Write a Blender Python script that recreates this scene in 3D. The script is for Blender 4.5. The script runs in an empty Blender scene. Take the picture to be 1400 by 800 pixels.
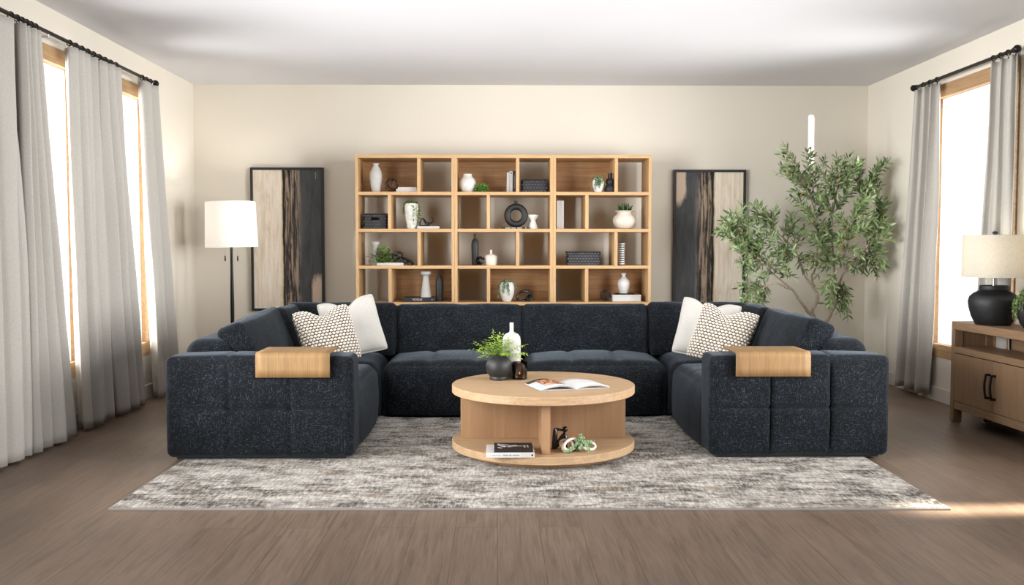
import bpy, bmesh, math, random
from mathutils import Vector, Matrix, noise, Euler
random.seed(11)
R = math.radians
PI = math.pi
scn = bpy.context.scene
C = scn.collection

# ------------------------------------------------------------------ camera
F = 1300.0
EYE = Vector((0, 0, 1.39))
YAW, PITCH = R(0.88), R(2.77)
cam_d = bpy.data.cameras.new('camera')
cam_d.sensor_width = 36
cam_d.lens = F / 1400 * 36
cam_d.clip_start = 0.05
cam = bpy.data.objects.new('camera', cam_d)
C.objects.link(cam)
cam.location = EYE
cam.rotation_euler = (PI / 2 - PITCH, 0, -YAW)
scn.camera = cam
CM = Euler((PI / 2 - PITCH, 0, -YAW)).to_matrix()

def ray(px, py):
    return CM @ Vector(((px - 700) / F, (400 - py) / F, -1))
def at(px, py, Y):
    d = ray(px, py)
    return EYE + d * (Y / d.y)
def atz(px, py, z):
    d = ray(px, py)
    return EYE + d * ((z - EYE.z) / d.z)
def atx(px, py, X):
    d = ray(px, py)
    return EYE + d * (X / d.x)

# ------------------------------------------------------------------ scene helpers
def tag(o, label=None, cat=None, group=None, kind=None):
    if label: o['label'] = label
    if cat: o['category'] = cat
    if group: o['group'] = group
    if kind: o['kind'] = kind
    return o
def thing(name, label, cat, loc=(0, 0, 0), rz=0, group=None):
    o = bpy.data.objects.new(name, None)
    o.empty_display_size = 0.1
    C.objects.link(o)
    o.location = loc
    o.rotation_euler = (0, 0, rz)
    return tag(o, label, cat, group)
def copy_tree(o, parent=None):
    c = o.copy()
    C.objects.link(c)
    c.parent = parent
    for ch in list(o.children):
        copy_tree(ch, c)
    return c

class MB:
    def __init__(s):
        s.v, s.f, s.col, s.uv = [], [], None, None
    def add(s, vs, fs, M=None):
        b = len(s.v)
        s.v += [(M @ Vector(p)) if M else Vector(p) for p in vs]
        s.f += [tuple(i + b for i in f) for f in fs]
        return b
    def box(s, x0, x1, y0, y1, z0, z1, M=None):
        vs = [(x, y, z) for x in (x0, x1) for y in (y0, y1) for z in (z0, z1)]
        fs = [(0, 1, 3, 2), (4, 6, 7, 5), (0, 4, 5, 1), (2, 3, 7, 6), (0, 2, 6, 4), (1, 5, 7, 3)]
        s.add(vs, fs, M)
        return s
    def lathe(s, prof, seg=32, c=(0, 0, 0), M=None):
        vs, fs = [], []
        n = len(prof)
        for r, z in prof:
            for k in range(seg):
                a = 2 * PI * k / seg
                vs.append((c[0] + r * math.cos(a), c[1] + r * math.sin(a), c[2] + z))
        for i in range(n - 1):
            for k in range(seg):
                k2 = (k + 1) % seg
                fs.append((i * seg + k, i * seg + k2, (i + 1) * seg + k2, (i + 1) * seg + k))
        if prof[0][0] > 1e-5: fs.append(tuple(range(seg - 1, -1, -1)))
        if prof[-1][0] > 1e-5: fs.append(tuple((n - 1) * seg + k for k in range(seg)))
        s.add(vs, fs, M)
        return s
    def tube(s, pts, rad, seg=8, closed=False, M=None):
        pts = [Vector(p) for p in pts]
        n = len(pts)
        if not hasattr(rad, '__len__'): rad = [rad] * n
        vs, fs = [], []
        t0 = (pts[1] - pts[0]).normalized()
        nrm = t0.orthogonal().normalized()
        for i in range(n):
            a = pts[(i - 1) % n] if (closed or i > 0) else pts[i]
            b = pts[(i + 1) % n] if (closed or i < n - 1) else pts[i]
            t = (b - a)
            t = t.normalized() if t.length > 1e-9 else t0
            nrm = (nrm - t * nrm.dot(t))
            nrm = nrm.normalized() if nrm.length > 1e-6 else t.orthogonal().normalized()
            bn = t.cross(nrm)
            for k in range(seg):
                an = 2 * PI * k / seg
                vs.append(pts[i] + (nrm * math.cos(an) + bn * math.sin(an)) * rad[i])
        m = n if closed else n - 1
        for i in range(m):
            j = (i + 1) % n
            for k in range(seg):
                k2 = (k + 1) % seg
                fs.append((i * seg + k, i * seg + k2, j * seg + k2, j * seg + k))
        if not closed:
            fs.append(tuple(range(seg - 1, -1, -1)))
            fs.append(tuple((n - 1) * seg + k for k in range(seg)))
        s.add(vs, fs, M)
        return s
    def sphere(s, c, r, seg=16, rings=10, M=None, sc=(1, 1, 1)):
        vs = [(c[0], c[1], c[2] - r * sc[2])]
        fs = []
        for i in range(1, rings):
            p = PI * i / rings
            for k in range(seg):
                a = 2 * PI * k / seg
                vs.append((c[0] + r * sc[0] * math.sin(p) * math.cos(a), c[1] + r * sc[1] * math.sin(p) * math.sin(a), c[2] - r * sc[2] * math.cos(p)))
        vs.append((c[0], c[1], c[2] + r * sc[2]))
        L = len(vs) - 1
        for k in range(seg):
            k2 = (k + 1) % seg
            fs.append((0, 1 + k2, 1 + k))
            fs.append((L, 1 + (rings - 2) * seg + k, 1 + (rings - 2) * seg + k2))
            for i in range(rings - 2):
                fs.append((1 + i * seg + k, 1 + i * seg + k2, 1 + (i + 1) * seg + k2, 1 + (i + 1) * seg + k))
        s.add(vs, fs, M)
        return s
    def grid(s, fn, nu, nv):
        vs = [fn(i / nu, j / nv) for i in range(nu + 1) for j in range(nv + 1)]
        fs = [(i * (nv + 1) + j, (i + 1) * (nv + 1) + j, (i + 1) * (nv + 1) + j + 1, i * (nv + 1) + j + 1) for i in range(nu) for j in range(nv)]
        s.add(vs, fs)
        return s
    def build(s, name, mat, parent=None, origin=None, bevel=0, smooth=True, solid=0, subs=0, weld=False, angle=40):
        me = bpy.data.meshes.new(name)
        o = Vector(origin) if origin is not None else Vector((0, 0, 0))
        me.from_pydata([tuple(p - o) for p in s.v], [], s.f)
        if s.col:
            ca = me.color_attributes.new('tone', 'FLOAT_COLOR', 'POINT')
            for i, c in enumerate(s.col):
                ca.data[i].color = (c, c, c, 1) if not hasattr(c, '__len__') else (*c, 1)
        bm = bmesh.new()
        bm.from_mesh(me)
        if weld: bmesh.ops.remove_doubles(bm, verts=bm.verts, dist=1e-5)
        bmesh.ops.recalc_face_normals(bm, faces=bm.faces)
        bm.to_mesh(me)
        bm.free()
        if smooth:
            me.polygons.foreach_set('use_smooth', [True] * len(me.polygons))
            me.set_sharp_from_angle(angle=R(angle))
        me.materials.append(mat)
        ob = bpy.data.objects.new(name, me)
        C.objects.link(ob)
        if parent: ob.parent = parent
        elif origin is not None: ob.location = o
        if bevel:
            m = ob.modifiers.new('bevel', 'BEVEL')
            m.width = bevel
            m.segments = 2
            m.limit_method = 'ANGLE'
        if solid:
            m = ob.modifiers.new('solid', 'SOLIDIFY')
            m.thickness = solid
            m.offset = 0
        if subs:
            m = ob.modifiers.new('subd', 'SUBSURF')
            m.levels = m.render_levels = subs
        return ob

def softbox(mb, L, c=(0, 0, 0), M=None, r=0.06, puff=(0, 0, 0), puffn=None, grooves=(), cell=0.028, wob=0.004, seed=0, edge=1.0):
    """rounded, padded upholstery block; L half sizes; puff per axis on + and - side"""
    hx, hy, hz = L
    H = (hx, hy, hz)
    pn = puffn or puff
    n = [max(4, int(round(2 * h / cell))) for h in H]
    idx, vs, fs = {}, [], []
    def vert(p):
        k = (round(p[0], 5), round(p[1], 5), round(p[2], 5))
        if k in idx: return idx[k]
        q = Vector(p)
        cl = Vector([max(-h + r, min(h - r, q[i])) for i, h in enumerate(H)])
        d = q - cl
        if d.length > 1e-9: q = cl + d.normalized() * r
        cc = [p[i] / H[i] for i in range(3)]
        out = q.copy()
        for i in range(3):
            j, l = (i + 1) % 3, (i + 2) % 3
            a = (puff[i] if cc[i] > 0 else pn[i])
            if a: out[i] += math.copysign(1, cc[i]) * a * abs(cc[i]) ** 3 * (1 - abs(cc[j]) ** 2.4) * (1 - abs(cc[l]) ** 2.4)
        for (ax, sg, la, pos, dep, w) in grooves:
            if cc[ax] * sg > 0.8:
                j = [t for t in range(3) if t not in (ax, la)][0]
                fade = 1 - abs(cc[j]) ** 6
                out[ax] -= sg * dep * math.exp(-((p[la] - pos) / w) ** 2) * fade * min(1, (cc[ax] * sg - .8) / .2)
        if wob:
            nz = noise.noise(Vector((p[0] * 4 + seed * 7.3, p[1] * 4 + seed, p[2] * 4)))
            nz2 = noise.noise(Vector((p[0] * 11 + seed * 3.3, p[1] * 11, p[2] * 11 + seed)))
            out += q.normalized() * (nz * wob + nz2 * wob * .4)
        idx[k] = len(vs)
        vs.append(out + Vector(c) if not M else M @ out)
        return idx[k]
    def lin(h, m):  # slightly denser at the rounded edges
        return [h * math.sin(PI / 2 * (2 * t / m - 1)) * .5 + h * (2 * t / m - 1) * .5 for t in range(m + 1)]
    g = [lin(H[i], n[i]) for i in range(3)]
    for ax in range(3):
        a, b = (ax + 1) % 3, (ax + 2) % 3
        for sg in (-1, 1):
            for i in range(n[a]):
                for j in range(n[b]):
                    q = []
                    for (di, dj) in ((0, 0), (1, 0), (1, 1), (0, 1)):
                        p = [0, 0, 0]
                        p[ax] = sg * H[ax]
                        p[a] = g[a][i + di]
                        p[b] = g[b][j + dj]
                        q.append(vert(p))
                    fs.append(tuple(q if sg > 0 else q[::-1]))
    mb.add(vs, fs)
    return mb

# ------------------------------------------------------------------ materials
def s2l(c):
    return tuple(((x / 255) / 12.92 if x / 255 <= .04045 else ((x / 255 + .055) / 1.055) ** 2.4) for x in c)
class NT:
    def __init__(s, name):
        s.m = bpy.data.materials.new(name)
        s.m.use_nodes = True
        s.t = s.m.node_tree
        s.b = s.t.nodes['Principled BSDF']
        s.out = s.t.nodes['Material Output']
    def n(s, t, **k):
        nd = s.t.nodes.new(t)
        for a, v in k.items(): setattr(nd, a, v)
        return nd
    def l(s, a, b): s.t.links.new(a, b)
    def co(s, scale=(1, 1, 1), rot=(0, 0, 0), kind='Object', loc=(0, 0, 0)):
        tc = s.n('ShaderNodeTexCoord')
        mp = s.n('ShaderNodeMapping')
        s.l(tc.outputs[kind], mp.inputs[0])
        mp.inputs['Scale'].default_value = scale
        mp.inputs['Rotation'].default_value = rot
        mp.inputs['Location'].default_value = loc
        return mp.outputs[0]
    def noise(s, vec, scale, detail=4, rough=.55, dist=0):
        nd = s.n('ShaderNodeTexNoise')
        if vec is not None: s.l(vec, nd.inputs['Vector'])
        nd.inputs['Scale'].default_value = scale
        nd.inputs['Detail'].default_value = detail
        nd.inputs['Roughness'].default_value = rough
        nd.inputs['Distortion'].default_value = dist
        return nd.outputs[0]
    def ramp(s, fac, stops, interp='LINEAR'):
        nd = s.n('ShaderNodeValToRGB')
        s.l(fac, nd.inputs[0])
        cr = nd.color_ramp
        cr.interpolation = interp
        while len(cr.elements) < len(stops): cr.elements.new(.5)
        for e, (p, c) in zip(cr.elements, stops):
            e.position = p
            e.color = (*c, 1) if hasattr(c, '__len__') else (c, c, c, 1)
        return nd.outputs[0]
    def mix(s, fac, a, b, mode='MIX'):
        nd = s.n('ShaderNodeMix', data_type='RGBA', blend_type=mode)
        if hasattr(fac, 'is_linked'): s.l(fac, nd.inputs[0])
        else: nd.inputs[0].default_value = fac
        for v, i in ((a, 6), (b, 7)):
            if hasattr(v, 'is_linked'): s.l(v, nd.inputs[i])
            else: nd.inputs[i].default_value = (*v, 1)
        return nd.outputs[2]
    def math(s, op, a, b=0):
        nd = s.n('ShaderNodeMath', operation=op)
        for v, i in ((a, 0), (b, 1)):
            if hasattr(v, 'is_linked'): s.l(v, nd.inputs[i])
            else: nd.inputs[i].default_value = v
        return nd.outputs[0]
    def bump(s, h, strength=.3, dist=.01):
        nd = s.n('ShaderNodeBump')
        s.l(h, nd.inputs['Height'])
        nd.inputs['Strength'].default_value = strength
        nd.inputs['Distance'].default_value = dist
        s.l(nd.outputs[0], s.b.inputs['Normal'])
    def set(s, col=None, rough=.5, metal=0, spec=.5, **k):
        if col is not None:
            if hasattr(col, 'is_linked'): s.l(col, s.b.inputs['Base Color'])
            else: s.b.inputs['Base Color'].default_value = (*col, 1)
        if hasattr(rough, 'is_linked'): s.l(rough, s.b.inputs['Roughness'])
        else: s.b.inputs['Roughness'].default_value = rough
        s.b.inputs['Metallic'].default_value = metal
        s.b.inputs['Specular IOR Level'].default_value = spec
        for a, v in k.items(): s.b.inputs[a.replace('_', ' ')].default_value = v
        return s.m

def plain(name, rgb, rough=.5, var=.08, scale=8, bump=0, bscale=60, spec=.5, metal=0, **k):
    t = NT(name)
    c = s2l(rgb)
    nz = t.noise(t.co(), scale, 4)
    col = t.ramp(nz, [(.3, tuple(x * (1 - var) for x in c)), (.7, tuple(min(1, x * (1 + var)) for x in c))])
    if bump:
        t.bump(t.noise(t.co(), bscale, 3), bump, .004)
    return t.set(col, rough, metal, spec, **k)

def wood(name, lo, hi, axis=0, rough=.5, scale=1.0, bump=.12, board=0, baxis=1, knots=False):
    t = NT(name)
    axs = axis if hasattr(axis, '__len__') else (axis,)
    st = [26 * scale] * 3
    for a_ in axs: st[a_] = 1.6 * scale
    v = t.co(tuple(st))
    big = t.noise(v, 1.0, 3, .5, 1.2)
    st2 = [150 * scale] * 3
    for a_ in axs: st2[a_] = 4 * scale
    fine = t.noise(t.co(tuple(st2)), 1.0, 3, .6)
    l, h = s2l(lo), s2l(hi)
    col = t.ramp(big, [(.28, l), (.72, h)])
    col = t.mix(.45 if scale > .55 else .22, col, t.ramp(fine, [(.3, tuple(x * .72 for x in l)), (.62, h)]), 'MIX')
    if board:
        # tone shift between neighbouring boards
        sc = [0.0001, 0.0001, 0.0001]
        sc[baxis] = 1 / board
        w = t.n('ShaderNodeTexWhiteNoise', noise_dimensions='3D')
        mpv = t.co(tuple(sc), loc=(.37, .37, .37))
        fl = t.n('ShaderNodeVectorMath', operation='FLOOR')
        t.l(mpv, fl.inputs[0])
        t.l(fl.outputs[0], w.inputs[0])
        col = t.mix(.55, col, t.mix(1.0, col, t.ramp(w.outputs[0], [(0, (.72, .70, .68)), (1, (1.08, 1.08, 1.08))]), 'MULTIPLY'))
    t.bump(fine, bump, .002)
    return t.set(col, rough, 0, .4)

M = {}
# walls and ceiling
def wall_mat(name, rgb, seams=True):
    t = NT(name)
    c = s2l(rgb)
    nz = t.noise(t.co((.6, .6, .35)), 1.3, 3)
    col = t.ramp(nz, [(.3, tuple(x * .97 for x in c)), (.7, tuple(x * 1.02 for x in c))])
    t.bump(t.noise(t.co(), 90, 3), .04, .003)
    return t.set(col, .75, 0, .25)
M['wall'] = wall_mat('wall_paint', (219, 212, 199))
M['ceiling'] = wall_mat('ceiling_paint', (214, 214, 217))
M['trim'] = plain('trim_paint', (214, 208, 200), .5, .03)

def floor_mat():
    t = NT('oak_floor')
    # boards run along y: rotate brick so its rows lie along y
    v = t.co(rot=(0, 0, R(90)))
    br = t.n('ShaderNodeTexBrick')
    t.l(v, br.inputs['Vector'])
    br.offset = .37
    br.offset_frequency = 2
    br.inputs['Scale'].default_value = 1
    br.inputs['Brick Width'].default_value = 1.55
    br.inputs['Row Height'].default_value = .208
    br.inputs['Mortar Size'].default_value = .0014
    br.inputs['Mortar Smooth'].default_value = .3
    br.inputs['Bias'].default_value = 0
    br.inputs['Color1'].default_value = (0, 0, 0, 1)
    br.inputs['Color2'].default_value = (1, 1, 1, 1)
    br.inputs['Mortar'].default_value = (.5, .5, .5, 1)
    tone = t.ramp(br.outputs['Color'], [(0, s2l((107, 90, 76))), (1, s2l((114, 97, 83)))])
    off = t.n('ShaderNodeVectorMath', operation='ADD')
    t.l(t.co((22, 1.5, 1)), off.inputs[0])
    sc = t.n('ShaderNodeVectorMath', operation='SCALE')
    t.l(br.outputs['Color'], sc.inputs[0])
    sc.inputs['Scale'].default_value = 13
    t.l(sc.outputs[0], off.inputs[1])
    g = t.noise(off.outputs[0], 1.0, 5, .6, 1.6)
    g2 = t.noise(t.co((120, 3, 1)), 1.0, 3, .6)
    cloud = t.noise(t.co((1.6, .8, 1)), 1.6, 3)
    col = t.mix(1, tone, t.ramp(g, [(.28, (.62, .60, .58)), (.50, (1, 1, 1)), (.74, (1.2, 1.18, 1.15))]), 'MULTIPLY')
    col = t.mix(.6, col, t.mix(1, col, t.ramp(g2, [(.35, (.74, .73, .72)), (.65, (1.14, 1.14, 1.14))]), 'MULTIPLY'))
    col = t.mix(.7, col, t.mix(1, col, t.ramp(cloud, [(.3, (.84, .84, .86)), (.7, (1.1, 1.08, 1.06))]), 'MULTIPLY'))
    seam = t.math('GREATER_THAN', br.outputs['Fac'], .4)
    col = t.mix(seam, col, s2l((66, 55, 48)))
    h = t.math('SUBTRACT', t.math('MULTIPLY', g2, .25), br.outputs['Fac'])
    t.bump(h, .18, .003)
    rg = t.ramp(g, [(.2, .42), (.8, .52)])
    return t.set(col, rg, 0, .42)
M['floor'] = floor_mat()

def rug_mat():
    t = NT('rug_wool')
    big = t.noise(t.co((1.1, 1.5, 1), loc=(2, 5, 0)), 1.4, 3, .55, .3)
    streak = t.noise(t.co((5, 30, 1)), 1.0, 5, .75, .4)
    patch = t.noise(t.co((4.5, 7, 1), loc=(7, 1, 0)), 1.0, 7, .78, .3)
    diag = t.noise(t.co((60, 13, 1), rot=(0, 0, R(-14))), 1.0, 4, .7, .3)
    fine = t.noise(t.co((90, 40, 1), rot=(0, 0, R(10))), 1.0, 3, .7)
    spk = t.noise(t.co((1, 1, 1)), 130, 3, .8)
    cream, grey, dark, tan = s2l((216, 211, 203)), s2l((156, 149, 141)), s2l((40, 37, 35)), s2l((136, 116, 92))
    col = t.ramp(patch, [(.38, cream), (.60, grey)])
    hatch = t.ramp(diag, [(.40, 0), (.58, 1)])
    tuft = t.ramp(spk, [(.36, 0), (.58, 1)])
    m1 = t.math('ADD', t.math('MULTIPLY', streak, .40), t.math('MULTIPLY', patch, .60))
    m1 = t.math('ADD', m1, t.math('MULTIPLY', t.math('SUBTRACT', big, .5), .42))
    m1 = t.ramp(m1, [(.475, 0), (.60, 1)])
    m1 = t.math('MULTIPLY', m1, t.math('ADD', .25, t.math('MULTIPLY', hatch, .75)))
    col = t.mix(t.math('MULTIPLY', m1, .92), col, dark)
    m2 = t.math('MULTIPLY', hatch, tuft)
    col = t.mix(t.math('MULTIPLY', m2, .68), col, s2l((84, 78, 73)))
    m4 = t.math('MULTIPLY', t.ramp(streak, [(.57, 0), (.66, .9)]), tuft)
    col = t.mix(m4, col, s2l((62, 58, 55)))
    m3 = t.ramp(t.noise(t.co((3.2, 6, 1), loc=(3, 8, 0)), 1.0, 4, .6, .5), [(.60, 0), (.66, 1)])
    col = t.mix(t.math('MULTIPLY', m3, t.ramp(fine, [(.35, 0), (.6, .7)])), col, tan)
    col = t.mix(.9, col, t.mix(1, col, t.ramp(spk, [(.34, (.5, .5, .5)), (.5, (1, 1, 1)), (.68, (1.25, 1.25, 1.25))]), 'MULTIPLY'))
    t.bump(t.math('ADD', spk, fine), .8, .006)
    return t.set(col, .95, 0, .1)
M['rug'] = rug_mat()
M['rug_edge'] = plain('rug_binding', (150, 146, 142), .9)

def fabric_navy():
    t = NT('navy_chenille')
    hz = t.noise(t.co((45, 45, 330)), 1.0, 3, .6)
    vt = t.noise(t.co((300, 300, 38)), 1.0, 3, .6)
    blot = t.noise(t.co((3, 3, 3)), 2.0, 4, .6)
    c0, c1, c2 = s2l((6, 8, 11)), s2l((14, 18, 23)), s2l((90, 96, 104))
    col = t.ramp(blot, [(.3, c0), (.7, c1)])
    m = t.ramp(hz, [(.59, 0), (.70, 1)])
    m2 = t.ramp(vt, [(.59, 0), (.70, 1)])
    mm = t.math('MAXIMUM', m, m2)
    mm = t.math('MULTIPLY', mm, t.ramp(blot, [(.25, .3), (.75, .7)]))
    col = t.mix(mm, col, c2)
    t.bump(t.math('ADD', hz, vt), .5, .003)
    m_ = t.set(col, .9, 0, .15)
    t.b.inputs['Sheen Weight'].default_value = .16
    t.b.inputs['Sheen Roughness'].default_value = .4
    t.b.inputs['Sheen Tint'].default_value = (.6, .72, .85, 1)
    return m_
M['navy'] = fabric_navy()

M['oak_edge'] = wood('light_oak', (176, 140, 97), (203, 167, 122), 0, .5)
M['oak_v'] = wood('light_oak_upright', (176, 140, 97), (203, 167, 122), 2, .5)
M['oak_back'] = wood('oak_back_panel', (158, 117, 78), (200, 156, 109), 0, .55, .6, board=.23, baxis=0)
M['table_top'] = wood('table_oak_top', (160, 130, 98), (186, 156, 122), 0, .45, .8)
M['table_side'] = wood('table_oak_panel', (142, 109, 78), (164, 129, 96), 2, .5, .5, board=.17, baxis=0)
M['console'] = wood('console_oak', (122, 96, 72), (150, 121, 93), 1, .5)
M['console_v'] = wood('console_oak_upright', (122, 96, 72), (150, 121, 93), 2, .5)
M['tray'] = wood('bent_oak_tray', (116, 88, 54), (142, 110, 70), (1, 2), .6, 1.2)
M['pine'] = wood('raw_pine', (146, 114, 80), (182, 148, 110), 1, .6, .7)
M['black'] = plain('matte_black', (30, 30, 32), .55, .1)
M['blackgloss'] = plain('black_gloss', (18, 18, 20), .25, .1)
M['blackmetal'] = plain('black_metal', (28, 27, 27), .4, .1, metal=.6)
M['iron'] = plain('dark_iron', (40, 36, 33), .45, .1, metal=.4)
M['bronze'] = plain('bronze_wire', (78, 58, 42), .4, .15, metal=.6)
M['charcoal'] = plain('charcoal_ceramic', (24, 24, 25), .55, .18, 14, .25, 40)
M['white'] = plain('white_ceramic', (208, 207, 204), .35, .03)
M['whitematte'] = plain('white_matte_ceramic', (178, 176, 171), .65, .05, 20, .1, 80)
M['speckle'] = plain('whitewashed_ceramic', (205, 204, 198), .7, .22, 28, .35, 60)
M['cream'] = plain('cream_ceramic', (208, 200, 188), .5, .06, 12)
M['paper'] = plain('white_paper', (196, 195, 193), .6, .03)
M['greypaper'] = plain('grey_paper', (186, 182, 176), .6, .05)
M['kraft'] = plain('tan_paper', (190, 160, 130), .7, .05)
M['bookblack'] = plain('black_cover', (26, 25, 26), .45, .1)
M['ink'] = plain('grey_ink', (140, 138, 132), .6, .05)
M['chrome'] = plain('brushed_steel', (176, 176, 178), .3, .03, metal=.9)
M['shade_white'] = None

def leafmat(name, dark, light, rough=.45):
    t = NT(name)
    a = t.n('ShaderNodeVertexColor', layer_name='tone')
    col = t.ramp(a.outputs[0], [(0, s2l(dark)), (1, s2l(light))])
    m = t.set(col, rough, 0, .5)
    tr = t.n('ShaderNodeBsdfTranslucent')
    t.l(col, tr.inputs[0])
    mx = t.n('ShaderNodeMixShader')
    mx.inputs[0].default_value = .25
    t.l(t.b.outputs[0], mx.inputs[1])
    t.l(tr.outputs[0], mx.inputs[2])
    t.l(mx.outputs[0], t.out.inputs[0])
    return m
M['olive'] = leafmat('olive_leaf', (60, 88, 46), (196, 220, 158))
M['fern'] = leafmat('fern_leaf', (84, 120, 34), (172, 200, 84))
M['herb'] = leafmat('green_leaf', (58, 104, 34), (136, 178, 74))
M['trail'] = leafmat('trailing_leaf', (66, 108, 62), (166, 196, 148))
M['grass'] = leafmat('dark_grass', (34, 58, 26), (88, 122, 60))
M['bark'] = plain('pale_bark', (154, 138, 120), .85, .25, 30, .6, 50)
M['fruit'] = plain('ripe_olive', (200, 150, 50), .4, .15)
M['soil'] = plain('dark_soil', (50, 42, 34), .95, .2)

def cloth(name, rgb, trans=.25, rough=.9, weave=260):
    t = NT(name)
    c = s2l(rgb)
    w = t.noise(t.co((1, 1, .25)), weave, 2)
    big = t.noise(t.co((2, 2, .4)), 2.2, 3)
    col = t.ramp(w, [(.3, tuple(x * .9 for x in c)), (.7, tuple(min(1, x * 1.05) for x in c))])
    col = t.mix(.5, col, t.mix(1, col, t.ramp(big, [(.3, (.93, .93, .93)), (.7, (1.04, 1.04, 1.04))]), 'MULTIPLY'))
    t.bump(w, .15, .002)
    m = t.set(col, rough, 0, .15)
    if trans:
        tr = t.n('ShaderNodeBsdfTranslucent')
        t.l(col, tr.inputs[0])
        mx = t.n('ShaderNodeMixShader')
        mx.inputs[0].default_value = trans
        t.l(t.b.outputs[0], mx.inputs[1])
        t.l(tr.outputs[0], mx.inputs[2])
        t.l(mx.outputs[0], t.out.inputs[0])
    return m
M['curtain'] = cloth('curtain_linen', (188, 184, 177), .06)
M['shade_white'] = cloth('white_lamp_linen', (236, 234, 231), .36)
M['shade_cream'] = cloth('ivory_lamp_linen', (234, 229, 217), .45)
M['boucle'] = plain('white_boucle', (184, 181, 175), .95, .1, 160, .9, 170, spec=.1)
def knit_mat():
    t = NT('bobble_knit')
    a = t.n('ShaderNodeVertexColor', layer_name='tone')
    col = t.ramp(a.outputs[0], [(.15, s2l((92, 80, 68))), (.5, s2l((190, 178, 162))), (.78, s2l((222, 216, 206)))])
    t.bump(t.noise(t.co(), 300, 2), .4, .003)
    return t.set(col, .95, 0, .1)
M['knit'] = knit_mat()

def glass_mat():
    t = NT('daylit_frosted_glass')
    t.set((.8, .8, .8), .15, 0, .5)
    t.b.inputs['Emission Color'].default_value = (1, 1, .99, 1)
    t.b.inputs['Emission Strength'].default_value = .5
    return t.m
M['glass'] = glass_mat()
def smoked_glass():
    t = NT('smoked_glass')
    tr = t.n('ShaderNodeBsdfTransparent')
    tr.inputs[0].default_value = (.56, .48, .43, 1)
    gl = t.n('ShaderNodeBsdfGlossy')
    gl.inputs['Roughness'].default_value = .08
    gl.inputs[0].default_value = (.8, .78, .76, 1)
    mx = t.n('ShaderNodeMixShader')
    fr = t.n('ShaderNodeFresnel')
    t.l(fr.outputs[0], mx.inputs[0])
    t.l(tr.outputs[0], mx.inputs[1])
    t.l(gl.outputs[0], mx.inputs[2])
    t.l(mx.outputs[0], t.out.inputs[0])
    return t.m
M['smoked'] = smoked_glass()
def glow(name, rgb, s):
    t = NT(name)
    t.set(s2l(rgb), .5)
    t.b.inputs['Emission Color'].default_value = (*s2l(rgb), 1)
    t.b.inputs['Emission Strength'].default_value = s
    return t.m

def painting_mat(name, flip):
    """vertical bands of plaster beige, torn black and gold bark, slate"""
    t = NT(name)
    tc = t.n('ShaderNodeTexCoord')
    sp = t.n('ShaderNodeSeparateXYZ')
    t.l(tc.outputs['Object'], sp.inputs[0])          # local: x 0..1 scaled by width, z 0..1
    x = t.math('DIVIDE', sp.outputs[0], PW)
    z = t.math('DIVIDE', sp.outputs[2], PH)
    if flip:
        x = t.math('SUBTRACT', 1, x)
        z = t.math('SUBTRACT', 1, z)
    w = t.noise(t.co((5, 1, 2.2), loc=(2.1 * flip, 0, flip)), 1.6, 5, .6)
    xw = t.math('ADD', x, t.math('MULTIPLY', t.math('SUBTRACT', w, .5), .05))
    vfine = t.noise(t.co((40, 1, 1.6)), 1.0, 5, .65, .5)
    vmid = t.noise(t.co((14, 1, 2.2), loc=(5, 0, 3)), 1.0, 5, .7, 1.2)
    beige = t.ramp(vmid, [(.3, s2l((204, 188, 168))), (.5, s2l((226, 214, 198))), (.72, s2l((236, 229, 220)))])
    beige = t.mix(t.ramp(vfine, [(.45, 0), (.75, .6)]), beige, s2l((196, 176, 142)))
    bark = t.ramp(t.math('ADD', t.math('MULTIPLY', vfine, .6), t.math('MULTIPLY', vmid, .4)), [(.41, s2l((30, 29, 31))), (.48, s2l((70, 62, 57))), (.53, s2l((142, 124, 106))), (.68, s2l((182, 164, 142)))])
    slate = t.ramp(vmid, [(.3, s2l((58, 60, 63))), (.7, s2l((84, 86, 88)))])
    slate = t.mix(t.ramp(vfine, [(.58, 0), (.75, .6)]), slate, s2l((112, 98, 84)))
    col = t.mix(t.ramp(xw, [(.405, 0), (.425, 1)]), beige, s2l((196, 180, 140)))
    col = t.mix(t.ramp(xw, [(.425, 0), (.44, 1)]), col, s2l((26, 26, 28)))
    col = t.mix(t.ramp(xw, [(.455, 0), (.475, 1)]), col, bark)
    col = t.mix(t.ramp(xw, [(.62, 0), (.72, 1)]), col, slate)
    px_ = t.math('MULTIPLY', t.ramp(xw, [(.84, 0), (.87, 1)]), t.ramp(t.math('ADD', z, t.math('MULTIPLY', t.math('SUBTRACT', w, .5), .35)), [(.16, 1), (.24, 0)]))
    col = t.mix(px_, col, s2l((204, 184, 164)))
    t.bump(vfine, .25, .003)
    return t.set(col, .7, 0, .3)

# ------------------------------------------------------------------ room
YB = 10.2
XL = at(267, 300, YB).x
XR = at(1184, 300, YB).x
ZC = at(725, 116.5, YB).z
Y0 = -1.2
WT = 0.16
def struct(mb, name, mat, **k):
    o = mb.build(name, mat, **k)
    o['kind'] = 'structure'
    return o
struct(MB().box(XL - WT, XR + WT, Y0, YB + WT, -.1, 0), 'floor', M['floor'], smooth=False)
struct(MB().box(XL - WT, XR + WT, Y0, YB + WT, ZC, ZC + .1), 'ceiling', M['ceiling'], smooth=False)
struct(MB().box(XL - WT, XR + WT, YB, YB + WT, 0, ZC), 'wall_back', M['wall'], smooth=False)

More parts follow.
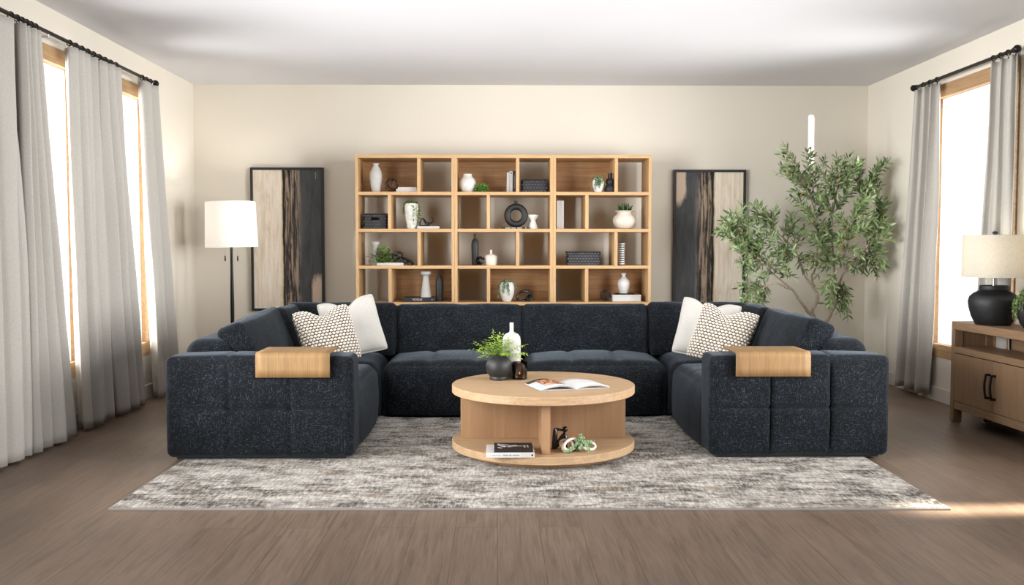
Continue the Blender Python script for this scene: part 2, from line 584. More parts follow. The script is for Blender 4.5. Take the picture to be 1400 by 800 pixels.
WIN_Z0, WIN_Z1 = .40, 2.83      # outer edges of the wooden surround
PD = .055      # how far the panes sit back
left_wins = [(atx(155, 337, XL).y, atx(201, 337, XL).y), (atx(38, 337, XL).y, atx(105.5, 337, XL).y), (3.95, 5.35), (2.2, 3.6)]
right_wins = [(7.22, 8.62), (4.25, 5.65), (1.4, 2.8)]
def side_wall(name, x0, x1, wins):
    mb = MB()
    ys = sorted(wins)
    cur = Y0
    for a, b in ys:
        mb.box(x0, x1, cur, a, 0, ZC)
        mb.box(x0, x1, a, b, 0, WIN_Z0)
        mb.box(x0, x1, a, b, WIN_Z1, ZC)
        cur = b
    mb.box(x0, x1, cur, YB, 0, ZC)
    return struct(mb, name, M['wall'], smooth=False)
struct(MB().box(XL - WT, XR + WT, Y0 - WT, Y0, 0, ZC), 'wall_front', M['wall'], smooth=False)  # unseen wall, put in so light enters only by the side windows
side_wall('wall_left', XL - WT, XL, left_wins)
side_wall('wall_right', XR, XR + WT, right_wins)
wn = 0
for (side, wins) in ((-1, left_wins), (1, right_wins)):
    for (a, b) in wins:
        wn += 1
        xi = XL if side < 0 else XR
        x0, x1 = sorted((xi - side * .012, xi + side * (WT - .01)))
        fw = .115
        mb = MB()
        mb.box(x0, x1, a, b, WIN_Z1 - fw, WIN_Z1)
        mb.box(x0, x1, a, b, WIN_Z0, WIN_Z0 + fw)
        mb.box(x0, x1, a, a + .05, WIN_Z0 + fw, WIN_Z1 - fw)
        mb.box(x0, x1, b - .03, b, WIN_Z0 + fw, WIN_Z1 - fw)
        wo = struct(mb, 'window_%d' % wn, M['pine'], bevel=.003)
        xg = xi + side * PD
        MB().box(xg - .003, xg + .003, a + .05, b - .03, WIN_Z0 + fw, WIN_Z1 - fw).build('pane', M['glass'], wo, smooth=False)
# baseboards
BB = .125
struct(MB().box(XL, XL + .016, Y0, YB, 0, BB), 'baseboard_left', M['trim'], bevel=.004)
struct(MB().box(XR - .016, XR, Y0, YB, 0, BB), 'baseboard_right', M['trim'], bevel=.004)
struct(MB().box(XL + .016, XR - .016, YB - .016, YB, 0, BB), 'baseboard_back', M['trim'], bevel=.004)

# ------------------------------------------------------------------ curtains
def Ypx(px, X):
    return atx(px, 337, X).y
ROD_Z = 2.865
def rod(name, label, X, y0, y1, side, brackets):
    t = thing(name, label, 'curtain rod', (X, (y0 + y1) / 2, ROD_Z))
    o = t.location
    MB().tube([(X, y0, ROD_Z), (X, y1, ROD_Z)], .014, 12).build('pole', M['iron'], t, o)
    for y in (y0, y1):
        sg = -1 if y == y0 else 1
        m = MB().tube([(X, y, ROD_Z), (X, y + sg * .03, ROD_Z)], .02, 12)
        m.sphere((X, y + sg * .05, ROD_Z), .03)
        m.build('finial', M['blackmetal'], t, o)
    xw = XL if side < 0 else XR
    for y in brackets:
        m = MB().tube([(X, y, ROD_Z), (X, y, ROD_Z - .03), (xw, y, ROD_Z - .03)], .008, 8)
        m.box(min(xw, xw - side * .008), max(xw, xw - side * .008), y - .02, y + .02, ROD_Z - .09, ROD_Z + .05)
        m.build('bracket', M['chrome'], t, o)
    return t
XCL, XCR = XL + .12, XR - .085
yl_end = Ypx(214, XCL)
rod('curtain_rod', 'long black curtain rod with ball finial on the left wall', XCL, 2.6, yl_end, -1, [Ypx(73, XCL), yl_end - .03])
rod('curtain_rod', 'short black curtain rod with ball finials on the right wall', XCR, Ypx(1379, XCR), Ypx(1248, XCR), 1, [Ypx(1378, XCR) + .06, Ypx(1250, XCR) - .06])

def curtain(label, X, yt0, yt1, yb0, yb1, folds, seed, z0=.02, amp=.055, group=None):
    rnd = random.Random(seed)
    ph = [rnd.uniform(-.5, .5) for _ in range(folds + 2)]
    am = [rnd.uniform(.6, 1.25) for _ in range(folds + 2)]
    zt = ROD_Z - .035
    tdir = (yt0 + yt1) / 2
    t = thing('curtain', label, 'curtain', (X, tdir, z0))
    o = t.location
    def fn(u, v):
        w = u * folds
        k = int(min(folds - 1e-6, w))
        fr = w - k
        a = am[k] * (1 - fr) + am[k + 1] * fr
        sw = 1 - v
        uu = u + .22 / folds * math.sin(2 * PI * w + ph[k % len(ph)]) * (1 - .3 * sw)
        ease = sw ** 1.15
        y = (yt0 + (yt1 - yt0) * uu) * (1 - ease) + (yb0 + (yb1 - yb0) * uu) * ease
        sn = math.sin(2 * PI * w + 1.5 * noise.noise(Vector((w * .4, seed, sw * .9))))
        x = X + amp * a * math.copysign(abs(sn) ** .8, sn) * (.75 + .3 * sw)
        x += .014 * noise.noise(Vector((u * 5, v * 3, seed * 3.1)))
        y += .02 * noise.noise(Vector((u * 4, v * 2.4, seed * 5.7))) * sw
        z = z0 + (zt - z0) * v + .006 * math.sin(2 * PI * w) * sw
        return Vector((x, y, z))
    mb = MB().grid(fn, folds * 18, 40)
    mb.build('cloth', M['curtain'], t, o, solid=.006, angle=80)
    for k in range(folds + 1):
        y = yt0 + (yt1 - yt0) * (k + .25) / (folds + .5)
        ring = [(X, y + .004 * math.sin(a), 0) for a in (0,)]
        pts = [(X + .02 * math.cos(a), y, ROD_Z - .003 + .02 * math.sin(a)) for a in [2 * PI * q / 14 for q in range(14)]]
        m = MB().tube(pts, .004, 6, closed=True)
        m.tube([(X, y, ROD_Z - .022), (X, y, zt - .012)], .004, 6)
        m.build('ring', M['blackmetal'], t, o)
    return t
cl = [(-70, 27, -75, 30, 4, 'pale linen curtain panel cut by the left edge of the photo'),
      (29, 57, 33, 93, 4, 'pale linen curtain panel before the nearer left window, second from the left edge'),
      (99, 135, 108, 148, 4, 'pale linen curtain panel hanging right of the nearer left window'),
      (139, 165, 156, 190, 3, 'pale linen curtain panel left of the farther left window, past a dark gap'),
      (197, 216, 208, 240, 3, 'pale linen curtain panel farthest along the left wall, by the floor lamp')]
for i, (a, b, c_, d, n, lab) in enumerate(cl):
    f = lambda p: Ypx(p, XCL)
    curtain(lab, XCL, f(a), f(b), f(c_), f(d), n, i + 1, .02, .066)
curtain('pale linen curtain panel on the right wall, beside the olive tree', XCR, Ypx(1279, XCR), Ypx(1247, XCR), Ypx(1270, XCR), Ypx(1229, XCR), 3, 21, .05, .045)
curtain('pale linen curtain panel on the right wall, behind the table lamp', XCR, Ypx(1385, XCR), Ypx(1350, XCR), Ypx(1388, XCR), Ypx(1331, XCR), 3, 22, .05, .032)

# ------------------------------------------------------------------ rug
RZ = .014
fl_, fr_ = atz(148, 694.5, RZ), atz(1301, 695, RZ)
rot_rug = -YAW
rw = fr_.x - fl_.x
rd = 3.0
rc = Vector((fl_.x, fl_.y, 0))
rug = thing('area_rug', 'large distressed grey and cream area rug under the sofa and coffee table', 'rug', rc, rot_rug)
def rug_fn(u, v):
    return Vector((u * rw, v * rd, RZ - .002 * (u in (0, 1) or v in (0, 1))))
MB().box(.006, rw - .006, .008, rd - .006, .002, RZ).build('pile', M['rug'], rug, smooth=False)
m = MB()
m.box(0, rw, 0, .008, .001, .011).box(0, rw, rd - .006, rd, .001, .011).box(0, .006, .008, rd - .006, .001, .011).box(rw - .006, rw, .008, rd - .006, .001, .011)
m.build('binding', M['rug_edge'], rug, smooth=False)
FZ = RZ     # what stands on the rug stands here

# ------------------------------------------------------------------ sectional sofa
SY0, SYB = 6.08, 8.84
SXL, SXR = -2.13, 2.545
IXL, IXR = -.93, 1.375       # fronts of the two legs' seats
MID = .217
SZ = .03
sofa = thing('sectional_sofa', 'U-shaped dark navy chenille sectional sofa around the coffee table', 'sofa', ((SXL + SXR) / 2, 7.5, FZ))
so = sofa.location
def sbox(name, x0, x1, y0, y1, z0, z1, r=.06, puff=(0, 0, 0), puffn=None, grooves=(), seed=0, wob=.004, cell=.028):
    mb = softbox(MB(), ((x1 - x0) / 2, (y1 - y0) / 2, (z1 - z0) / 2), ((x0 + x1) / 2, (y0 + y1) / 2, (z0 + z1) / 2), None, r, puff, puffn, grooves, cell, wob, seed)
    for v_ in mb.v: v_.z = max(v_.z, SZ)
    return mb.build(name, M['navy'], sofa, so, angle=75)
ARM_Z = .685
# arms: front blocks with two vertical seams and one horizontal
for sgn, (x0, x1) in ((-1, (SXL, IXL - .0)), (1, (IXR + .0, SXR))):
    w = (x1 - x0) / 2
    gr = [(1, -1, 0, -w / 3, .024, .010), (1, -1, 0, w / 3, .024, .010), (1, -1, 2, -.01, .022, .010),
          (2, 1, 0, -w / 3, .012, .010), (2, 1, 0, w / 3, .012, .010)]
    sbox('arm', x0, x1, SY0, SY0 + .30, SZ, ARM_Z, .045, (.008, .02, .014), (.008, .024, .0), gr, 3 + sgn, .004, .014)
# base plinths, low dark feet
for (x0, x1, y0, y1) in ((SXL + .05, IXL - .06, SY0 + .06, SYB - .06), (IXR + .06, SXR - .05, SY0 + .06, SYB - .06), (IXL - .06, IXR + .06, 7.70, SYB - .06)):
    MB().box(x0, x1, y0, y1, RZ, SZ + .03).build('base', M['black'], sofa, so, smooth=False)
# outer back frames
for sgn, (x0, x1) in ((-1, (SXL + .01, SXL + .32)), (1, (SXR - .32, SXR - .01))):
    sbox('back_frame', x0, x1, SY0 + .30, SYB, SZ, .765, .11, (.0, .0, .012), None, (), 9 + sgn, .004)
sbox('back_frame', SXL + .32, MID, SYB - .30, SYB, SZ, .80, .11, (0, 0, .01), None, (), 12)
sbox('back_frame', MID, SXR - .32, SYB - .30, SYB, SZ, .80, .11, (0, 0, .01), None, (), 13)
# seats
def seat(x0, x1, y0, y1, seed, gl=(), front=None):
    pf = [.0, .0, .046]
    pn = [.0, .0, 0]
    if front == '+x': pf[0] = .05
    if front == '-x': pn[0] = .05
    if front == '-y': pn[1] = .045
    return sbox('seat', x0, x1, y0, y1, SZ - .09, .452, .09, tuple(pf), tuple(pn), gl, seed, .005, .025)
sx0, sx1 = SXL + .32, SXR - .32
ym, yc = 7.60, 7.63
h = (MID - IXL) / 2
seat(sx0, IXL - .03, SY0 + .30, ym, 31, [(2, 1, 1, 0, .012, .03)], '+x')
seat(IXR + .03, sx1, SY0 + .30, ym, 32, [(2, 1, 1, 0, .012, .03)], '-x')
seat(sx0, IXL - .02, ym, SYB - .3, 33)
seat(IXR + .02, sx1, ym, SYB - .3, 34)
gm = [(2, 1, 0, -h / 3, .014, .03), (2, 1, 0, h / 3, .014, .03)]
seat(IXL, MID - .004, yc, SYB - .3, 35, gm, '-y')
seat(MID + .004, IXR, yc, SYB - .3, 36, gm, '-y')
# loose back cushions
def cushion(c, L, rx=0, ry=0, rz=0, seed=0, sag=.0):
    Mx = Matrix.Translation(c) @ Euler((rx, ry, rz), 'XYZ').to_matrix().to_4x4()
    mb = softbox(MB(), L, (0, 0, 0), Mx, .045, (.010, .042, .008), (.014, .03, .0), (), .026, .009, seed)
    return mb.build('back_cushion', M['navy'], sofa, so, angle=75)
def cush_y(x0, x1, seed, top=.872):
    hz = .235
    return cushion(((x0 + x1) / 2, 8.37, top - hz), ((x1 - x0) / 2, .125, hz), R(-14), 0, 0, seed)
cush_y(-.875, MID - .004, 41)
cush_y(MID + .004, 1.31, 42)
cush_y(-1.83, -.885, 43, .888)
cush_y(1.325, 2.20, 44, .888)
def cush_x(sg, xc, y0, y1, seed, top=.90, tilt=21, hz=.225, roll=0):
    # facing inward (towards the coffee table)
    Mx = Matrix.Translation((xc, (y0 + y1) / 2, top - hz)) @ Euler((R(-tilt), R(roll), R(90) if sg < 0 else R(-90)), 'XYZ').to_matrix().to_4x4()
    mb = softbox(MB(), ((y1 - y0) / 2, .095, hz), (0, 0, 0), Mx, .042, (.008, .030, .006), (.008, .055, .0), (), .024, .008, seed)
    return mb.build('back_cushion', M['navy'], sofa, so, angle=75)
cush_x(-1, -1.765, 6.50, 7.62, 45, .885, roll=-2.2)
cush_x(1, 2.18, 6.50, 7.62, 46, .89)
cush_x(-1, -1.74, 7.64, 8.2, 47, .89)
cush_x(1, 2.155, 7.64, 8.2, 48, .895)

# bent wood arm trays
def arm_tray(label, x0, x1, flare):
    t = thing('arm_tray', label, 'tray', ((x0 + x1) / 2, SY0 + .1, ARM_Z))
    o = t.location
    zt, yf, yb = ARM_Z + .026, SY0 - .034, SY0 + .335
    prof = []
    prof.append((yb, zt - .002))
    for k in range(9):
        prof.append((yb + (yf + .03 - yb) * (k + 1) / 10, zt))
    for k in range(9):
        a = PI / 2 * k / 8
        prof.append((yf + .03 - .03 * math.sin(a), zt - .03 + .03 * math.cos(a)))
    prof += [(yf, zt - .06), (yf, zt - .10), (yf, zt - .155)]
    mb = MB()
    mb.grid(lambda u, v: Vector((x0 + (x1 - x0) * v, *prof[int(round(u * (len(prof) - 1)))])), len(prof) - 1, 10)
    mb.build('bent_panel', M['tray'], t, o, solid=.009)
    return t
p0, p1 = at(349.5, 500, SY0 - .03).x, at(451, 500, SY0 - .03).x
arm_tray('bent oak arm tray draped over the left sofa arm', p0, p1, 1)
p0, p1 = at(1006, 500, SY0 - .03).x, at(1108, 500, SY0 - .03).x
arm_tray('bent oak arm tray draped over the right sofa arm', p0, p1, -1)

# ------------------------------------------------------------------ toss pillows
def pillow(name, label, center, yaw, lean, roll, size, thick, mat, bobble=0, piping=False, seed=0):
    """front faces -y before rotation; yaw turns about z, lean tips the top back, roll turns in its own plane"""
    Mx = Matrix.Translation(center) @ Euler((0, 0, yaw)).to_matrix().to_4x4() @ Euler((-lean, 0, 0)).to_matrix().to_4x4() @ Euler((0, roll, 0)).to_matrix().to_4x4()
    t = thing(name, label, 'pillow', center)
    a = size / 2
    n = 46 if not bobble else 120
    mb = MB()
    col = []
    rows = bobble
    def surf(u, v, side):
        x, z = u * 2 - 1, v * 2 - 1
        X = a * x * (1 - .10 * (1 - z * z) * abs(x) ** 3)
        Z = a * z * (1 - .10 * (1 - x * x) * abs(z) ** 3)
        # dent pressed into the top edge
        dent = math.exp(-((x + .05) / .34) ** 2) * max(0, z) ** 2
        Z -= a * .26 * dent
        cr = 1 - .09 * abs(x * z) ** 3
        X, Z = X * cr, Z * cr
        e = max(0, (1 - x ** 4) * (1 - z ** 4))
        y = thick / 2 * e ** .55 * (1 - .45 * dent)
        y += .012 * noise.noise(Vector((x * 2, z * 2, seed + side))) * e
        tone = .5
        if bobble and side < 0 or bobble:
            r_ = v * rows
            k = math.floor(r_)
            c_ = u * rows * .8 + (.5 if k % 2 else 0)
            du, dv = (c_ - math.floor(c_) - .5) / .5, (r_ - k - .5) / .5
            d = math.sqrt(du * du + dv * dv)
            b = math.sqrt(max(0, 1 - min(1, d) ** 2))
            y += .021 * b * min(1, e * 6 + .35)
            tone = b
        return Vector((X, side * y, Z)), tone
    for side in (-1, 1):
        vs, fs = [], []
        for i in range(n + 1):
            for j in range(n + 1):
                p, tn = surf(i / n, j / n, side)
                vs.append(Mx @ p)
                col.append(tn)
        fs = [(i * (n + 1) + j, (i + 1) * (n + 1) + j, (i + 1) * (n + 1) + j + 1, i * (n + 1) + j + 1) for i in range(n) for j in range(n)]
        mb.add(vs, fs)
    if bobble: mb.col = col
    ob = mb.build('cover', mat, t, center, angle=80)
    if piping:
        pts = []
        q = 22
        edge = [(i / q, 0) for i in range(q)] + [(1, i / q) for i in range(q)] + [(1 - i / q, 1) for i in range(q)] + [(0, 1 - i / q) for i in range(q)]
        for (u, v) in edge:
            p, _ = surf(u, v, 1)
            pts.append(Mx @ Vector((p.x, 0, p.z)))
        MB().tube(pts, .007, 8, closed=True).build('piping', mat, t, center)
    return t
pillow('throw_pillow', 'plain white boucle throw pillow leaning in the left sofa corner', at(482, 447, 7.88), R(24), R(20), R(-10), .52, .17, M['boucle'], 0, True, 1)
pillow('throw_pillow', 'bobble-knit beige throw pillow in front of the left white pillow', at(447, 459, 7.42), R(26), R(24), R(-8), .49, .15, M['knit'], 20, False, 2)
pillow('throw_pillow', 'plain white boucle throw pillow leaning in the right sofa corner', at(966, 450, 7.88), R(-20), R(20), R(9), .52, .17, M['boucle'], 0, True, 3)
pillow('throw_pillow', 'bobble-knit beige throw pillow in front of the right white pillow', at(988, 459, 7.42), R(-28), R(24), R(12), .50, .15, M['knit'], 20, False, 4)

# ------------------------------------------------------------------ coffee table
TC = Vector((at(742.5, 529, 6.37).x, 6.37, FZ))
TT = .455 + FZ        # table top height
SH = .085 + FZ        # lower shelf height
table = thing('coffee_table', 'round two-tier oak coffee table with cross panels on the rug', 'coffee table', TC)
def disc(r, z0, z1, b=.004, seg=96):
    return MB().lathe([(0, z0), (r - b, z0), (r, z0 + b), (r, z1 - b), (r - b, z1), (0, z1)], seg)
disc(.613, TT - FZ - .053, TT - FZ).build('tabletop', M['table_top'], table)
disc(.613, SH - FZ - .05, SH - FZ).build('shelf', M['table_top'], table)
disc(.53, 0, SH - FZ - .05).build('plinth', M['table_side'], table)
zt0, zt1 = SH - FZ, TT - FZ - .053
MB().box(-.555, .555, -.015, .015, zt0, zt1).build('back_panel', M['table_side'], table, bevel=.002)
MB().box(-.033, .021, -.52, -.015, zt0, zt1).build('divider', M['table_side'], table, bevel=.002)
MB().box(-.033, .021, .015, .52, zt0, zt1).build('divider', M['table_side'], table, bevel=.002)

# ---- plants made of leaf blades
def leafblade(mb, col, base, d, up, L, W, tone, bend=.25):
    d = d.normalized()
    s = d.cross(up)
    s = s.normalized() if s.length > 1e-4 else d.orthogonal().normalized()
    nrm = s.cross(d).normalized()
    fr = [(0, .12), (.3, .85), (.6, 1.0), (1, .04)]
    vs = []
    for f, w in fr:
        p = base + d * (L * f) - nrm * (bend * L * f * f)
        vs += [p - s * (W / 2 * w), p + s * (W / 2 * w) ]
    fs = [(0, 1, 3, 2), (2, 3, 5, 4), (4, 5, 7, 6)]
    mb.add(vs, fs)
    col += [tone] * len(vs)
def rv(a=1.0):
    while True:
        v = Vector((random.uniform(-1, 1), random.uniform(-1, 1), random.uniform(-1, 1)))
        if .1 < v.length < 1: return v.normalized() * a
def frond(mb, col, p, d, length, n, L, W, droop=.4, tone=(.2, .9), stem=None):
    q = p.copy()
    d = d.normalized()
    st = length / n
    pts = [q.copy()]
    for i in range(n):
        d = (d + Vector((0, 0, -droop / n)) + rv(.08)).normalized()
        q = q + d * st
        pts.append(q.copy())
        side = d.cross(Vector((0, 0, 1)))
        side = side.normalized() if side.length > .05 else rv()
        for sg in (-1, 1):
            leafblade(mb, col, q, side * sg + d * .5 + rv(.35), Vector((0, 0, 1)) + rv(.3), L * random.uniform(.7, 1.2), W * random.uniform(.8, 1.2), random.uniform(*tone))
    leafblade(mb, col, q, d, Vector((0, 0, 1)), L, W, random.uniform(*tone))
    if stem is not None: stem.append(pts)

def fern_pot():
    c = atz(682, 519, TT)
    t = thing('potted_fern', 'round black pot with a bright green fern on the coffee table', 'plant', c)
    k = .0051
    prof = [(0, 0), (.062, 0), (.064, .004), (.064, .020), (.062, .024), (.078, .042), (.089, .075), (.091, .098), (.085, .125), (.070, .148), (.052, .160), (.048, .168), (.051, .173), (.047, .173), (.043, .166), (.046, .155), (0, .15)]
    MB().lathe(prof, 48).build('pot', M['charcoal'], t)
    mb, col = MB(), []
    random.seed(5)
    for i in range(46):
        a = random.uniform(0, 2 * PI)
        el = random.uniform(.25, 1.3)
        d = Vector((math.cos(a) * math.cos(el) * 1.15, math.sin(a) * math.cos(el), math.sin(el)))
        frond(mb, col, Vector((d.x * .02, d.y * .02, .16)), d, random.uniform(.10, .19), 9, .028, .0115, .45, (.25, 1))
    mb.col = col
    mb.build('foliage', M['fern'], t, angle=180)
fern_pot()
def lathe_thing(name, label, cat, c, prof, mat, seg=40, group=None):
    o = MB().lathe(prof, seg).build(name, mat)
    o.location = c
    return tag(o, label, cat, group)
lathe_thing('bottle_vase', 'tall white bottle vase behind the fern on the coffee table', 'vase', atz(699.5, 515.5, TT),
            [(0, 0), (.060, 0), (.064, .006), (.064, .255), (.060, .285), (.045, .305), (.022, .315), (.0145, .322), (.0135, .335), (.0135, .385), (.011, .385), (.011, .33), (0, .32)], M['whitematte'])
c = atz(710.5, 518.5, TT)
t = thing('candle_holder', 'smoked glass candle holder with a lit tealight on the coffee table', 'candle holder', c)
MB().lathe([(0, 0), (.048, 0), (.052, .004), (.053, .12), (.050, .12), (.049, .012), (0, .010)], 40).build('glass', M['smoked'], t)
MB().lathe([(0, .011), (.042, .011), (.042, .034), (0, .034)], 32).build('candle', plain('wax', (120, 92, 66), .6), t)
MB().lathe([(0, .036), (.0025, .038), (.003, .042), (.001, .048), (0, .050)], 12).build('flame', glow('flame', (255, 170, 80), 9), t)

# ---- open magazine
mg = Vector((*atz(787, 533, TT).xy, TT))
mag = thing('open_magazine', 'open magazine with a food photo on the coffee table', 'magazine', mg, R(17))
PW_, PHh = .238, .315
def page_z(x, side, lift):
    u = abs(x) / PW_
    return .004 + lift * (math.sin(min(1, u * 1.02) * PI) ** .8 * (1 - .35 * u) + .10 * u) + .003 * u
def sheet(side, lift, z_off, w=PW_):
    return MB().grid(lambda u, v: Vector((side * u * w, v * PHh, page_z(u * w, side, lift) + z_off)), 20, 8)
def food_mat():
    t = NT('printed_page')
    tc = t.n('ShaderNodeTexCoord')
    sp = t.n('ShaderNodeSeparateXYZ')
    t.l(tc.outputs['Object'], sp.inputs[0])
    nz = t.noise(t.co(), 42, 4, .6)
    food = t.ramp(nz, [(.36, s2l((46, 34, 28))), (.45, s2l((128, 62, 24))), (.53, s2l((188, 112, 56))), (.6, s2l((214, 204, 192))), (.7, s2l((140, 78, 38)))])
    bg = t.mix(t.math('GREATER_THAN', sp.outputs[1], .245), s2l((186, 196, 202)), s2l((50, 42, 38)))
    inx = t.math('MULTIPLY', t.math('LESS_THAN', sp.outputs[0], -.008), t.math('GREATER_THAN', sp.outputs[0], -.185))
    iny = t.math('MULTIPLY', t.math('LESS_THAN', sp.outputs[1], .27), t.math('GREATER_THAN', sp.outputs[1], .055))
    blob = t.math('GREATER_THAN', t.noise(t.co(), 11, 2), .34)
    col = t.mix(t.math('MULTIPLY', t.math('MULTIPLY', inx, iny), blob), bg, food)
    edge = t.math('LESS_THAN', sp.outputs[1], .022)
    col = t.mix(edge, col, s2l((236, 236, 234)))
    return t.set(col, .35, 0, .5)
sheet(-1, .034, .0).build('photo_page', food_mat(), mag, solid=.001)
mb = MB()
for k in range(4): mb.grid(lambda u, v, k=k: Vector((-u * (PW_ + .001), v * PHh, page_z(u * PW_, -1, .034 - .0018 * (k + 1)) - .0012 * (k + 1))), 20, 4)
mb.build('left_pages', M['paper'], mag, solid=.0007)
mb = MB()
for k in range(5): mb.grid(lambda u, v, k=k: Vector((u * (PW_ + .001), v * PHh, page_z(u * PW_, 1, .026 - .0018 * k) - .001 * k)), 20, 4)
mb.build('right_pages', M['paper'], mag, solid=.0007)
mb = MB()
mb.grid(lambda u, v: Vector(((u * 2 - 1) * (PW_ + .002), v * PHh, .0014 + .004 * (abs(u * 2 - 1) > .99))), 20, 4)
mb.build('cover', M['greypaper'], mag, solid=.0012)

# ---- lower shelf of the coffee table
def book(name, label, c, L, W, T, rz, cover, group=None, pages=True, cat='book', spine_side=-1, upright=False):
    """lying book: length along x, spine on the side facing -y"""
    t = thing(name, label, cat, c, rz, group)
    th = min(.0035, T * .18)
    m = MB()
    m.box(-L / 2, L / 2, -W / 2, W / 2, 0, th).box(-L / 2, L / 2, -W / 2, W / 2, T - th, T).box(-L / 2, L / 2, -W / 2, -W / 2 + th, th, T - th)
    m.build('cover', cover, t, bevel=.001)
    MB().box(-L / 2 + .004, L / 2 - .004, -W / 2 + th, W / 2 - .005, th, T - th).build('pages', M['paper'], t, smooth=False)
    return t
def text_mesh(txt, size, mat, parent, loc, rot, name='lettering', extrude=.0006):
    cu = bpy.data.curves.new('txt', 'FONT')
    cu.body = txt
    cu.size = size
    cu.extrude = extrude
    cu.align_x = 'CENTER'
    cu.align_y = 'CENTER'
    tmp = bpy.data.objects.new('txt', cu)
    C.objects.link(tmp)
    dg = bpy.context.evaluated_depsgraph_get()
    me = bpy.data.meshes.new_from_object(tmp.evaluated_get(dg))
    bpy.data.objects.remove(tmp)
    me.materials.clear()
    me.materials.append(mat)
    o = bpy.data.objects.new(name, me)
    C.objects.link(o)
    o.parent = parent
    o.location = loc
    o.rotation_euler = rot
    return o
a = atz(664.5, 626, SH)
b = atz(731, 626, SH)
bw = (b - a).length
bk1 = book('hardcover_book', 'thick white and grey book lying under the black book in the coffee table', Vector(((a.x + b.x) / 2, a.y + .125, SH)), bw, .25, .030, 0, M['paper'])
MB().box(bw * .5 * .43, bw * .5 * .998, -.1255, -.1248, .0005, .0295).build('spine_patch', M['greypaper'], bk1, smooth=False)
mb = MB()
x = -bw * .15
random.seed(3)
for wd in (.030, .016, .042):
    mb.box(x, x + wd, -.1262, -.1254, .011, .019)
    x += wd + .006
mb.box(-bw * .38, -bw * .19, -.1262, -.1254, .013, .016)
mb.build('spine_print', M['ink'], bk1, smooth=False)
MB().lathe([(0, 0), (.006, 0), (.006, .0008), (0, .0008)], 16, M=Matrix.Translation((bw * .45, -.1255, .015)) @ Matrix.Rotation(PI / 2, 4, 'X')).build('spine_emblem', M['bookblack'], bk1)
a2, b2 = atz(675.5, 619, SH + .030), atz(729, 619, SH + .030)
bl = (b2 - a2).length
bk2 = book('paperback_book', 'black book with a pale photo on its cover on top of the white book', Vector(((a2.x + b2.x) / 2, a2.y + .12, SH + .030)), bl, .235, .012, 0, M['bookblack'])
def cover_print():
    # pale veil-like strokes printed on the cover
    mb = MB()
    z = .0122
    def stroke(pts, w):
        for i in range(len(pts) - 1):
            p, q = Vector((*pts[i], z)), Vector((*pts[i + 1], z))
            d = (q - p).normalized()
            s_ = Vector((-d.y, d.x, 0))
            w0, w1 = w[i] / 2, w[i + 1] / 2
            mb.add([p - s_ * w0, q - s_ * w1, q + s_ * w1, p + s_ * w0], [(0, 1, 2, 3)])
    stroke([(-.095, .085), (-.08, .03), (-.04, .0), (.0, .02), (.04, .015), (.09, .012)], [.012, .03, .05, .035, .012, .006])
    stroke([(-.085, .07), (-.05, .06), (-.02, .03), (.02, .04)], [.02, .02, .012, .02])
    stroke([(-.095, -.02), (-.072, -.055)], [.02, .02])
    stroke([(.07, .045), (.07, -.02)], [.01, .012])
    stroke([(.088, .04), (.092, -.02)], [.008, .008])
    return mb
cover_print().build('cover_photo', plain('silver_print', (170, 172, 174), .5, .35, 40), bk2, smooth=False)

c = atz(757.5, 614, SH)
k = c.y / F
sc_ = thing('figure_sculpture', 'small black abstract sitting figure sculpture on the coffee table shelf', 'sculpture', (c.x, c.y, SH))
def P(px, py, dy=0):
    return Vector(((px - 757.5) * k, dy, (614.5 - py) * k * 1.0 ))
m = MB()
m.tube([P(758.5, 613.4), P(758.5, 606), P(758.8, 596), P(759, 589), P(758.6, 586)], [.0175, .0185, .0160, .0135, .0095], 16)
m.tube([P(758.5, 586.8), P(763, 587.2), P(768, 588.2), P(771, 589)], [.0095, .0085, .007, .007], 12)
m.sphere(P(772.6, 587.0), .0185, 18, 12)
m.tube([P(772, 590), P(771.5, 593)], .0075, 10)
m.tube([P(759.5, 611), P(764, 606), P(768.5, 598), P(772, 593.5), P(773.6, 595.5), P(773.8, 603), P(774, 609), P(775, 613)], [.0145, .0155, .0150, .0125, .0115, .0105, .0085, .007], 14)
m.sphere(P(775.2, 613.2), .0070, 10, 8)
m.sphere(P(758.5, 612.6), .0175, 14, 10, sc=(1, 1, .6))
m.build('body', M['blackgloss'], sc_, angle=60)

# whitewashed chain links and a succulent sprig
c = atz(787, 617, SH)
ch = thing('decorative_chain', 'whitewashed wooden chain links beside the sculpture on the coffee table shelf', 'ornament', (c.x, c.y, SH))
def link(off, rot, a=.045, b=.028, r=.0105):
    pts = []
    for q in range(28):
        an = 2 * PI * q / 28
        pts.append((a * math.cos(an), b * math.sin(an), 0))
    Mx = Matrix.Translation(off) @ Euler(rot).to_matrix().to_4x4()
    mb = MB()
    # flat band section
    vs, fs = [], []
    sec = [(-r * 1.3, -.019), (r * 1.3, -.019), (r * 1.3, .019), (-r * 1.3, .019)]
    n = 28
    for q in range(n):
        an = 2 * PI * q / n
        cx, sx = math.cos(an), math.sin(an)
        for (o_, z_) in sec:
            vs.append(Mx @ Vector(((a + o_ * .55) * cx, (b + o_ * .55) * sx, z_)))
    for q in range(n):
        q2 = (q + 1) % n
        for i in range(4):
            i2 = (i + 1) % 4
            fs.append((q * 4 + i, q * 4 + i2, q2 * 4 + i2, q2 * 4 + i))
    mb.add(vs, fs)
    return mb
M['whitewash'] = plain('whitewashed_wood', (228, 214, 198), .6, .08, 30)
link((-.035, .0, .040), (R(62), R(-18), R(38)), .056, .030).build('link', M['whitewash'], ch, bevel=.003, angle=60)
link((-.050, .035, .034), (R(70), R(10), R(-30)), .045, .028).build('link', M['whitewash'], ch, bevel=.003, angle=60)
